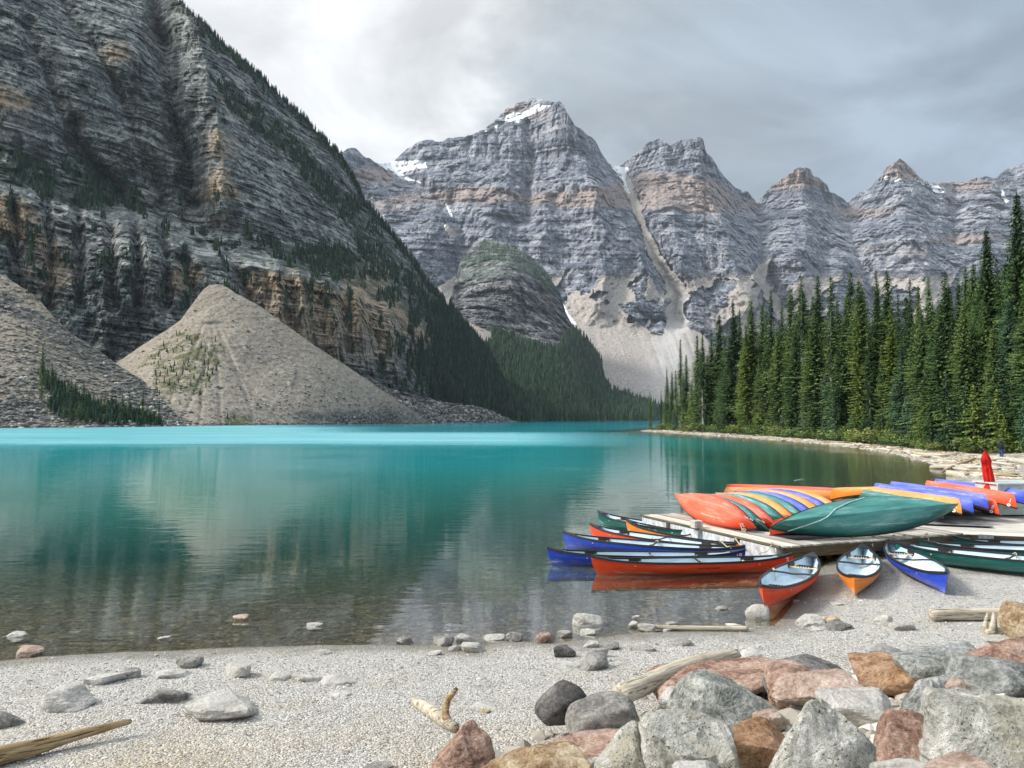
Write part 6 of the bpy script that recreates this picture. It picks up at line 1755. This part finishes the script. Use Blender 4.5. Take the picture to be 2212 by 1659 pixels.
def build_pile():
    G = "boulders of the bank"
    P = [ # box, type, angularity, D or None, label, opts
        ((906, 1082, 1560, 1740), 'red', .75, 6.5, "reddish brown boulder beneath the driftwood branch at the bottom edge"), ((1043, 1256, 1592, 1760), 'tan', .3, 6.1, "yellowish tan boulder at the bottom edge, right of the red brown one"),
        ((1200, 1430, 1574, 1660), 'red', .3, 6.9, "long reddish boulder half hidden behind the speckled double boulder"), ((1296, 1425, 1556, 1760), 'speck', .8, 5.9, "left lobe of the pale speckled pair at the bottom edge"),
        ((1395, 1562, 1530, 1760), 'speck', .75, 5.7, "right taller lobe of the pale speckled pair at the bottom edge"), ((1236, 1383, 1486, 1594), 'grey', .2, 7.6, "smooth grey boulder between the dark round one and the red slab"),
        ((1165, 1262, 1464, 1562), 'dark', .25, 8.0, "dark round boulder with a cracked top"), ((1428, 1658, 1424, 1530), 'red', .25, 8.7, "long rounded brown red boulder leaning on the big log"), ((1425, 1700, 1440, 1620), 'speckd', .9, 7.0, "large peaked grey speckled boulder right of the log"),
        ((1548, 1710, 1550, 1700), 'orange', .3, 6.0, "orange tan boulder between the speckled pair and the great white one"), ((1634, 1692, 1528, 1580), 'pink', .6, 6.9, "small pink stone wedged under the peaked speckled boulder"),
        ((1656, 1912, 1502, 1790), 'speck', .8, 5.0, "great whitish speckled boulder at the bottom edge"), ((1686, 1878, 1434, 1530), 'pink', .5, 7.6, "broad pink granite boulder behind the great whitish one"), ((1668, 1785, 1432, 1540), 'red', .3, 8.2, "brown red boulder behind the pink granite"),
        ((1669, 1814, 1414, 1470), 'dark', .5, 9.3, "low dark boulder at the back of the pile, left"), ((1862, 2006, 1416, 1510), 'orange', .7, 8.0, "bright orange cracked boulder in the middle of the pile"), ((1780, 1930, 1484, 1570), 'pale', .35, 6.9, "smooth white boulder between the pink and the grey cracked one"),
        ((1914, 2090, 1454, 1700), 'blue', .85, 6.2, "large grey boulder split by a vertical crack"), ((1890, 2008, 1540, 1720), 'red', .5, 5.6, "red brown boulder in front of the cracked grey one"), ((2022, 2330, 1480, 1800), 'speck', .6, 5.0, "huge whitish boulder filling the bottom right corner"),
        ((2018, 2165, 1628, 1760), 'pink', .5, 4.6, "pink boulder at the bottom edge, lower right"), ((1905, 2004, 1634, 1740), 'pale', .5, 4.9, "white grey boulder at the bottom edge below the red brown one"), ((2074, 2240, 1410, 1510), 'blue', .45, 7.4, "smooth grey boulder under the red one at the right edge"),
        ((2106, 2250, 1372, 1462), 'red', .35, 8.3, "big red orange boulder at the right edge"), ((2192, 2300, 1302, 1392), 'tan', .5, 9.6, "tan brown boulder at the right edge by the log"), ((1948, 2128, 1376, 1500), 'blue', .7, 8.6, "large blue grey boulder at the back right of the pile"),
        ((1950, 2050, 1415, 1480), 'speckd', .5, 7.9, "speckled boulder between the orange and blue grey ones"), ((1843, 1890, 1408, 1456), 'grey', .5, 9.0, "small brown grey stone at the back of the pile"), ((1878, 1948, 1390, 1430), 'grey', .6, 9.6, "mauve grey stone at the back of the pile"),
        ((2004, 2060, 1456, 1500), 'speckd', .5, 7.3, "small speckled stone behind the huge corner boulder"), ((2040, 2092, 1462, 1510), 'pink', .4, 7.1, "small pale pink stone behind the huge corner boulder"), ((1652, 1690, 1440, 1500), 'blue', .5, 8.6, "small blue grey stone between the brown red boulders"),
        ((1372, 1450, 1550, 1600), 'red', .4, 7.0, "red stone end peeking behind the speckled pair"), ((1236, 1300, 1628, 1700), 'pale', .5, 6.3, "white stone in the gap left of the speckled pair"), ((1430, 1520, 1478, 1560), 'pale', .4, 7.8, "pale tan boulder shoulder left of the peaked speckled one"),
        ((2124, 2180, 1370, 1392), 'pale', .6, 9.9, "flat white stone under the stump"), ((1740, 1850, 1560, 1640), 'grey', .5, 6.4, "grey stone deep in the pile behind the great whitish boulder"), ((2060, 2140, 1500, 1580), 'grey', .5, 6.6, "grey stone deep in the pile left of the corner boulder"),
        ((1560, 1650, 1505, 1570), 'grey', .5, 7.4, "grey stone deep in the pile under the peaked boulder"), ((1460, 1560, 1640, 1760), 'pale', .5, 5.2, "pale stone at the bottom edge below the speckled pair")]
    for i, (bx, ty, ang, D, lab) in enumerate(P):
        opts = {}
        if "long rounded brown" in lab: opts['tilt'] = -8
        if "large peaked" in lab: opts['peak'] = 0.6
        if "great whitish" in lab: opts['peak'] = 0.35
        if "split by a vertical" in lab: opts['peak'] = 0.4
        if "beneath the driftwood" in lab: opts['peak'] = 0.5
        place_rock(bx, ty, lab, "boulder", "boulder", G, None, ang * 0.6, D=D, dep=0.85, sink=0.05, seed=900 + i * 7, **opts)
build_pile()

# ------------------------------------------------------------------ driftwood
def mat_drift(name, a, bcol, c):
    m, t, b = new_mat(name)
    p = t.tc('Object')
    n = t.noise(t.vmul(p, (0.7, 13, 13)), 1.6, 6, 0.65, 0.8)
    k = t.noise(p, 3.5, 4, 0.6)
    cr = t.noise(t.vmul(p, (0.35, 18, 18)), 1.3, 3, 0.5, 1.5)
    col = t.ramp(n, [(0.3, a), (0.5, bcol), (0.7, c)])
    col = t.mix(t.math('MULTIPLY', t.smooth(k, 0.52, 0.7), 0.6), col, a)
    col = t.mix(t.math('MULTIPLY', t.smooth(cr, 0.40, 0.34), 0.7), col, tuple(q * 0.3 for q in a))
    t.plug(b.inputs['Base Color'], col); b.inputs['Roughness'].default_value = 0.85; b.inputs['Specular IOR Level'].default_value = 0.2
    t.plug(b.inputs['Normal'], t.bump(t.math('ADD', n, t.smooth(cr, 0.3, 0.42)), 0.8, 0.02))
    return m
M_DRIFT = mat_drift("bleached_driftwood", (0.30, 0.25, 0.18), (0.52, 0.46, 0.36), (0.74, 0.69, 0.58))
M_DRIFTB = mat_drift("brown_driftwood", (0.17, 0.11, 0.05), (0.36, 0.26, 0.14), (0.56, 0.46, 0.31))
M_DRIFTG = mat_drift("grey_driftwood", (0.30, 0.27, 0.22), (0.52, 0.48, 0.41), (0.70, 0.67, 0.60))
def log_mesh(L, r0, r1, seed, mat, bend=0.05, seg=14, n=28):
    rng = np.random.default_rng(seed)
    V = []
    for i in range(n + 1):
        u = i / n
        r = r0 + (r1 - r0) * u
        if i == 0 or i == n: r *= 0.86
        cy = bend * math.sin(u * 3.1) ; cz = bend * 0.5 * math.sin(u * 5 + seed)
        for k in range(seg):
            a = 2 * math.pi * k / seg
            rr = r * (1 + 0.16 * float(vnoise(np.array(u * 5.0 + seed), np.array(math.cos(a) * 1.3), np.array(math.sin(a) * 1.3), seed)) + 0.05 * math.sin(3 * a + seed) + (0.12 * math.sin(a * 5 + seed) if i in (0, n) else 0))
            V.append((u * L - L / 2 + (0.15 * r * math.sin(a * 2 + seed) if i in (0, n) else 0), cy + rr * math.cos(a), cz + rr * math.sin(a)))
    F = [(i * seg + k, i * seg + (k + 1) % seg, (i + 1) * seg + (k + 1) % seg, (i + 1) * seg + k) for i in range(n) for k in range(seg)]
    c0 = len(V); V.append((-L / 2 + 0.04 * L * 0.2, bend * 0, 0)); V.append((L / 2 - 0.02, bend * math.sin(3.1), bend * .5 * math.sin(5 + seed)))
    me = bpy.data.meshes.new("driftwood_log")
    F += [(c0, (k + 1) % seg, k) for k in range(seg)] + [(c0 + 1, n * seg + k, n * seg + (k + 1) % seg) for k in range(seg)]
    me.from_pydata(V, [], F); me.update(); me.polygons.foreach_set("use_smooth", [True] * len(me.polygons)); me.materials.append(mat)
    return me
def place_log(A, B, r0, r1, label, mat, seed, bend=0.05, name="driftwood_log", cat="log", group=None):
    A, B = Vector(A), Vector(B); xa = (B - A).normalized(); ya = Vector((0, 0, 1)).cross(xa).normalized(); za = xa.cross(ya)
    o = link(name, log_mesh((B - A).length, r0, r1, seed, mat, bend))
    o.matrix_world = Matrix.Translation((A + B) / 2) @ Matrix((xa, ya, za)).transposed().to_4x4()
    tag(o, label, cat, group)
    return o
def build_logs():
    # centre lines: thickness read off the picture at each end
    A = at_y(-60, 1648, 7.55); B = at_y(283, 1560, 8.6)
    place_log(A, B, 0.098, 0.028, "brown tapering log lying on the gravel at the bottom left corner", M_DRIFTB, 3, 0.02)
    A = at_y(1335, 1500, 8.75); B = at_y(1590, 1412, 10.4)
    place_log(A, B, 0.118, 0.085, "thick bleached log lying behind the boulders", M_DRIFT, 5, 0.05)
    for q, y, l in (((1446, 1440), 9.55, 0.1), ((1368, 1468), 9.0, 0.05)):
        pass
    A = at_y(2008, 1322, 13.5); B = at_y(2330, 1300, 13.3); A.z = gz(A.x, A.y) + 0.11; B.z = gz(B.x, B.y) + 0.12
    place_log(A, B, 0.10, 0.13, "pale broken-ended log lying below the green canoe at the right", M_DRIFT, 8, 0.03)
    A = at_z(1412, 1354, 0.05); B = at_z(1616, 1359, 0.05)
    place_log(A, B, 0.036, 0.045, "long thin driftwood stick along the waterline", M_DRIFT, 9, 0.02)
    # forked branch
    A = at_y(896, 1516, 7.9); B = at_y(982, 1572, 7.0)
    br = empty("driftwood_branch", (A + B) / 2); tag(br, "forked driftwood piece with one upright curved prong beside the red brown boulder", "driftwood")
    m = MB(); o0 = (A + B) / 2
    m.tube([A - o0, A.lerp(B, .3) - o0 + Vector((0, 0, .01)), A.lerp(B, .7) - o0, B - o0], [0.045, 0.058, 0.062, 0.05], 10); m.build("stem", M_DRIFT, br, True)
    pts = [at_y(972, 1566, 7.1), at_y(964, 1550, 7.15), at_y(962, 1532, 7.18), at_y(968, 1510, 7.2), at_y(978, 1498, 7.22), at_y(987, 1487, 7.25)]
    m = MB(); m.tube([p - o0 for p in pts], [0.045, 0.04, 0.034, 0.032, 0.027, 0.018], 9); m.build("prong", M_DRIFTB, br, True)
    # stump
    c = at_y(2150, 1376, 10.4)
    stp = empty("driftwood_stump", c); tag(stp, "small splintered stump with upright spikes by the tan boulder", "driftwood")
    def sp(pts, rad, nm="prong"):
        m = MB(); m.tube([at_y(a, b, 10.4) - c + Vector((0, d, 0)) for a, b, d in pts], rad, 8); m.build(nm, M_DRIFT, stp, True)
    sp([(2140, 1376, 0), (2146, 1352, 0), (2147, 1322, 0)], [0.07, 0.05, 0.015]); sp([(2136, 1374, .05), (2134, 1350, .05), (2138, 1326, .05)], [0.05, 0.035, 0.01]); sp([(2150, 1378, 0), (2162, 1362, 0), (2180, 1358, 0), (2190, 1366, 0)], [0.07, 0.05, 0.04, 0.03], "root"); sp([(2126, 1378, 0), (2134, 1366, 0), (2142, 1370, 0)], [0.03, 0.05, 0.05], "root")
    # twigs floating out on the lake
    a = at_z(1716, 1038, 0.01); b = at_z(1736, 1035, 0.02)
    place_log(a, b, 0.03, 0.02, "pale stick floating on the water in front of the forest reflection", M_DRIFT, 4, 0.02, "floating_stick", "stick")
    # the big log and the dark branch near the person
    def gp(qx, qy, up=0.1):
        p = at_ground(qx, qy); return Vector((p.x, p.y, p.z + up))
    place_log(gp(2112, 992, .16), gp(2235, 1006, .2), 0.16, 0.22, "long bleached log in front of the person on the far bank", M_DRIFTG, 12, 0.1)
    place_log(gp(2035, 1024, .1), gp(2105, 998, .3), 0.07, 0.12, "dark branch sloping down to the water behind the parasol", M_DRIFTB, 13, 0.1, "driftwood_branch", "driftwood")
    place_log(gp(2105, 1012, .12), gp(2170, 992, .2), 0.09, 0.12, "grey log right of the parasol, below the person", M_DRIFTG, 14, 0.08)
    place_log(gp(1985, 990, .1), gp(2065, 985, .1), 0.09, 0.11, "pale log along the bend of the far bank", M_DRIFTG, 15, 0.06)
    random.seed(21)
    lm = [log_mesh(1.0, 0.028, 0.02, 30 + i, [M_DRIFT, M_DRIFTG, M_DRIFTG, M_DRIFTB][i], 0.02, 8, 10) for i in range(4)]
    qs = np.concatenate([np.linspace(1405, 1700, 40), np.linspace(1700, 2160, 110)])
    for i, q in enumerate(qs):
        q += random.uniform(-5, 5)
        ds = float(np.interp(q, [1376, 1430, 1500, 1600, 1700, 1780, 1850, 1930, 2010, 2058, 2100, 2200], [234, 206, 176, 149, 127, 111, 96, 79.7, 63, 51, 46, 42]))
        dt = dtree(q) - 2
        D = ds + (dt - ds) * random.random() ** 1.2 * 0.85 + 1.0
        x = (q - 1106) / FQ * D
        z = gz(x, D)
        if z < 0.02: continue
        L = random.uniform(1.2, 4.8)
        o = link("driftwood_log", lm[i % 4])
        ang = math.atan2(-(ds - dtree(q + 60)) , 1.0) 
        tdir = Vector(((q + 40 - 1106) / FQ * dtree(q + 40) - (q - 1106) / FQ * dtree(q), dtree(q + 40) - dtree(q)))
        o.rotation_euler = (random.random() * 6, random.uniform(-0.04, 0.04), math.atan2(tdir.y, tdir.x) + random.gauss(0, 0.45))
        o.location = (x, D, z + 0.05); o.scale = (L, L * random.uniform(0.9, 1.6), L * random.uniform(0.9, 1.6))
        tag(o, "bleached drift log on the far bank, %s below the %s skyline spruce" % ("close to the water" if D < (ds + dt) / 2 else "close to the trees", ORD[near_sky(q)]), "log", "drift logs on the far right bank")
build_logs()

# ------------------------------------------------------------------ small stones nobody could count
def stone_field(name, P, S, mat, label, seed, flat=0.6):
    rng = np.random.default_rng(seed)
    U, F = ICO[1]
    n = len(P)
    base = [rock_verts(seed + i, (2, 2, 2), 1, 0.5, 1.6)[0] for i in range(12)]
    B = np.array(base)[rng.integers(0, 12, n)]
    a = rng.random(n) * 6.28; ca, sa = np.cos(a)[:, None], np.sin(a)[:, None]
    sx = S * rng.uniform(0.8, 1.3, n); sy = S * rng.uniform(0.7, 1.1, n); sz = S * flat * rng.uniform(0.6, 1.2, n)
    x = B[:, :, 0] * sx[:, None]; y = B[:, :, 1] * sy[:, None]; z = B[:, :, 2] * sz[:, None]
    V = np.stack([x * ca - y * sa + P[:, 0:1], x * sa + y * ca + P[:, 1:2], z + P[:, 2:3]], -1).reshape(-1, 3)
    FF = (F[None] + (np.arange(n) * len(U))[:, None, None]).reshape(-1, 3)
    tone = np.repeat(rng.random(n), len(U))
    me = mesh_np(name, V, FF, mat, False, {'tone': tone})
    o = link(name, me); tag(o, label, kind='stuff'); return o
def mat_pebble(name, stops):
    m, t, b = new_mat(name)
    t.plug(b.inputs['Base Color'], t.mix(t.math('MULTIPLY', t.noise(t.geo(), 30, 3, 0.6), 0.4), t.ramp(t.attr('tone'), stops), (0.25, 0.24, 0.22)))
    b.inputs['Roughness'].default_value = 0.85; b.inputs['Specular IOR Level'].default_value = 0.2
    return m
def build_pebbles():
    rng = np.random.default_rng(2)
    mp = mat_pebble("pebbles", [(0, (0.16, 0.15, 0.135)), (0.35, (0.38, 0.365, 0.335)), (0.8, (0.62, 0.60, 0.56)), (1, (0.80, 0.78, 0.73))])
    mb_ = mat_pebble("bed_stones", [(0, (0.05, 0.045, 0.03)), (0.6, (0.13, 0.12, 0.08)), (0.95, (0.28, 0.26, 0.19)), (1, (0.42, 0.40, 0.32))])
    md = mat_pebble("bank_rubble", [(0, (0.26, 0.23, 0.19)), (0.5, (0.48, 0.44, 0.37)), (1, (0.70, 0.66, 0.58))])
    n = 42000
    qx = rng.uniform(-60, 2290, n); qy = 1235 + (1700 - 1235) * rng.random(n) ** 1.0
    dx, dy, dz = ray(qx, qy)
    P = []
    # approximate ground hit at z of the beach, then drop on it
    k = (0.15 - CAM_H) / dz; X = dx * k; Y = dy * k
    for _ in range(2):
        Z = ground_z(X, Y); k = (Z - CAM_H) / dz; X = dx * k; Y = dy * k
    Z = ground_z(X, Y)
    dry = (Z > 0.004 + 0.05 * rng.random(n)) & (Z < 1.2)
    S = (0.006 + 0.010 * rng.random(n) ** 3) * np.clip(Y / 9, 0.8, 1.5)
    S = np.where(rng.random(n) < 0.012, S * 2.4, S)
    stone_field("pebbles", np.stack([X, Y, Z + S * 0.1], 1)[dry], S[dry], mp, "pale pebbles covering the beach", 5)
    n = 1500
    qx = rng.uniform(900, 2260, n); qy = rng.uniform(1400, 1700, n); dx, dy, dz = ray(qx, qy); k = (0.4 - CAM_H) / dz; X = dx * k; Y = dy * k
    for _ in range(3):
        Z = ground_z(X, Y); k = (Z - CAM_H) / dz; X = dx * k; Y = dy * k
    Z = ground_z(X, Y); ok = inpoly(X, Y, BANKP)
    stone_field("gap_stones", np.stack([X, Y, Z], 1)[ok], (0.03 + 0.14 * rng.random(n) ** 2)[ok], md, "small stones filling the gaps between the boulders", 15, 0.8)
    n = 11000
    qx = rng.uniform(-60, 1800, n); qy = 1180 + (1430 - 1180) * rng.random(n) ** 0.6
    dx, dy, dz = ray(qx, qy); k = (-0.1 - CAM_H) / dz; X = dx * k; Y = dy * k
    for _ in range(2):
        Z = ground_z(X, Y); k = (Z - CAM_H) / dz; X = dx * k; Y = dy * k
    Z = ground_z(X, Y); wet = (Z < -0.01) & (Z > -1.2)
    S = 0.022 + 0.075 * rng.random(n) ** 4
    S = np.minimum(S, 0.02 + np.abs(Z) * 0.5)
    stone_field("bed_stones", np.stack([X, Y, Z], 1)[wet], S[wet], mb_, "flat stones on the lake bed under the clear shallows", 6, 0.35)
    # rubble of the far bank
    n = 9000
    q = rng.uniform(1385, 2290, n)
    ds = np.interp(q, [1376, 1430, 1500, 1600, 1700, 1780, 1850, 1930, 2010, 2058, 2100, 2290], [234, 206, 176, 149, 127, 111, 96, 79.7, 63, 51, 44, 36])
    dt = np.interp(q, [a for a, _ in DT], [b for _, b in DT])
    Y = ds - 1 + (dt - ds) * rng.random(n) ** 1.3
    X = (q - 1106) / FQ * Y
    Z = ground_z(X, Y); ok = Z > -0.02
    S = (0.07 + 0.22 * rng.random(n) ** 3) * np.clip(Y / 90, 0.7, 1.3)
    stone_field("bank_rubble", np.stack([X, Y, Z], 1)[ok], S[ok], md, "pale stones and broken wood strewn along the far right bank", 7, 0.4)
    # blocks in the left scree
    mk_ = mat_pebble("scree_blocks", [(0, (0.05, 0.055, 0.055)), (0.5, (0.16, 0.16, 0.15)), (0.85, (0.36, 0.34, 0.31)), (1, (0.6, 0.58, 0.53))])
    n = 5200
    P = np.stack([rng.uniform(-30, 440, n), np.zeros(n)], 1)
    top = np.interp(P[:, 0], LT.qx, LT.crest); P[:, 1] = top + (924 - top) * rng.random(n) ** 0.55
    X, Y, Z = LT.sample(P[:, 0], P[:, 1])
    stone_field("scree_blocks", np.stack([X, Y, Z], 1), 0.35 + 1.3 * rng.random(n) ** 5, mk_, "fallen blocks on the left scree slope", 8, 0.6)
    n = 2600
    P = np.stack([rng.uniform(800, 1120, n), np.zeros(n)], 1)
    top = np.interp(P[:, 0], BF.qx, BF.crest); P[:, 1] = top + (916 - top) * rng.random(n)
    X, Y, Z = BF.sample(P[:, 0], P[:, 1])
    stone_field("scree_blocks", np.stack([X, Y, Z], 1), 0.8 + 2.2 * rng.random(n) ** 4, mk_, "fallen blocks on the low slope right of the scree cone", 9, 0.7)
    n = 2500
    P = np.stack([rng.uniform(260, 945, n), np.zeros(n)], 1)
    top = np.interp(P[:, 0], TC.qx, TC.crest); P[:, 1] = top + 4 + (918 - top) * rng.random(n) ** 0.6
    X, Y, Z = TC.sample(P[:, 0], P[:, 1])
    stone_field("scree_blocks", np.stack([X, Y, Z], 1), 0.35 + 0.9 * rng.random(n) ** 5, mk_, "scattered blocks on the scree cone", 10, 0.6)
build_pebbles()
def build_twigs():
    rng = random.Random(9); mb = MB()
    for i in range(170):
        p = at_ground(rng.uniform(-40, 1500), rng.uniform(1420, 1690))
        if p.z < 0.02: continue
        a = rng.random() * 6.28; L = rng.uniform(0.03, 0.13)
        d = Vector((math.cos(a), math.sin(a), 0)) * L
        mb.tube([p + Vector((0, 0, 0.012)), p + d * 0.5 + Vector((0.01, 0.01, 0.018)), p + d + Vector((0, 0, 0.012))], [0.004, 0.0035, 0.002], 4)
    o = mb.build("twigs", M_DRIFTB); tag(o, "small dry twigs and bark bits scattered on the gravel", kind='stuff')
build_twigs()

# ------------------------------------------------------------------ the person on the far bank
def build_person():
    p = at_ground(2163, 997)
    root = empty("person", (p.x, p.y, p.z), math.radians(-65)); tag(root, "person in a dark hooded jacket and blue jeans walking away along the far bank", "person")
    # local frame: faces +y
    J = {'pelvis': (0, 0, .93, .135), 'waist': (0, .0, 1.08, .125), 'chest': (0, .02, 1.28, .155), 'neck': (0, .03, 1.47, .06), 'head0': (0, .05, 1.56, .085), 'head1': (0, .05, 1.68, .09),
         'shL': (-.17, .02, 1.41, .07), 'elL': (-.25, -.02, 1.14, .05), 'haL': (-.20, .12, .95, .035), 'shR': (.17, .02, 1.41, .07), 'elR': (.25, -.04, 1.14, .05), 'haR': (.22, .06, .93, .035),
         'hipL': (-.09, 0, .88, .105), 'knL': (-.10, .14, .50, .068), 'anL': (-.10, .02, .10, .045), 'toL': (-.10, .20, .05, .045), 'hipR': (.09, 0, .88, .105), 'knR': (.10, -.02, .49, .068), 'anR': (.10, -.24, .13, .045), 'toR': (.10, -.10, .04, .045)}
    def skin(name, E, mat):
        ks = []; 
        for a, b in E:
            for k in (a, b):
                if k not in ks: ks.append(k)
        me = bpy.data.meshes.new(name); me.from_pydata([J[k][:3] for k in ks], [(ks.index(a), ks.index(b)) for a, b in E], []); me.update()
        o = link(name, me, root); me.materials.append(mat)
        o.modifiers.new("s", 'SKIN')
        for i, k in enumerate(ks): me.skin_vertices[0].data[i].radius = (J[k][3], J[k][3])
        me.skin_vertices[0].data[0].use_root = True
        o.modifiers.new("d", 'SUBSURF').levels = 2; o.modifiers["d"].render_levels = 2
        return o
    mj = simple_mat("dark_jacket", (0.018, 0.024, 0.03), 0.85, 0.2); mjn = simple_mat("blue_jeans", (0.05, 0.09, 0.18), 0.85, 0.2); msk = simple_mat("skin", (0.45, 0.28, 0.2), 0.6, 0.3, var=0.05)
    skin("body", [('pelvis', 'waist'), ('waist', 'chest'), ('chest', 'neck'), ('neck', 'head0'), ('head0', 'head1'), ('chest', 'shL'), ('shL', 'elL'), ('elL', 'haL'), ('chest', 'shR'), ('shR', 'elR'), ('elR', 'haR'), ('pelvis', 'hipL'), ('hipL', 'knL'), ('knL', 'anL'), ('anL', 'toL'), ('pelvis', 'hipR'), ('hipR', 'knR'), ('knR', 'anR'), ('anR', 'toR')], msk)
    for k, s in (('pelvis', .03), ('waist', .04), ('chest', .035), ('neck', .06), ('head0', .035), ('head1', .03), ('shL', .025), ('elL', .025), ('shR', .025), ('elR', .025), ('hipL', .02), ('hipR', .02), ('knL', .02), ('knR', .02), ('anL', .02), ('anR', .02)):
        J[k] = (*J[k][:3], J[k][3] + s)
    J['wrL'] = (-.212, .08, 1.0, .05); J['wrR'] = (.225, .03, .99, .05); J['hem'] = (0, 0, .86, .18)
    skin("jacket", [('hem', 'pelvis'), ('pelvis', 'waist'), ('waist', 'chest'), ('chest', 'neck'), ('neck', 'head0'), ('head0', 'head1'), ('chest', 'shL'), ('shL', 'elL'), ('elL', 'wrL'), ('chest', 'shR'), ('shR', 'elR'), ('elR', 'wrR')], mj)
    J['pelvis'] = (0, 0, .93, .14)
    skin("jeans", [('pelvis', 'hipL'), ('hipL', 'knL'), ('knL', 'anL'), ('pelvis', 'hipR'), ('hipR', 'knR'), ('knR', 'anR')], mjn)
build_person()
# ------------------------------------------------------------------ air
def build_haze():
    m = bpy.data.materials.new("haze"); m.use_nodes = True
    nt = m.node_tree; nt.nodes.clear()
    out = nt.nodes.new('ShaderNodeOutputMaterial'); v = nt.nodes.new('ShaderNodeVolumePrincipled')
    v.inputs['Color'].default_value = (0.74, 0.86, 1.0, 1); v.inputs['Density'].default_value = 0.000045
    nt.links.new(v.outputs[0], out.inputs['Volume'])
    mb = MB(); mb.box((0, 0, 0), (20400, 20400, 2260)); o = mb.build("haze", m)
    o.location = (0, 0, 2260 / 2 - 20); tag(o, "thin bluish air over the lake and the mountains", kind='stuff')
build_haze()
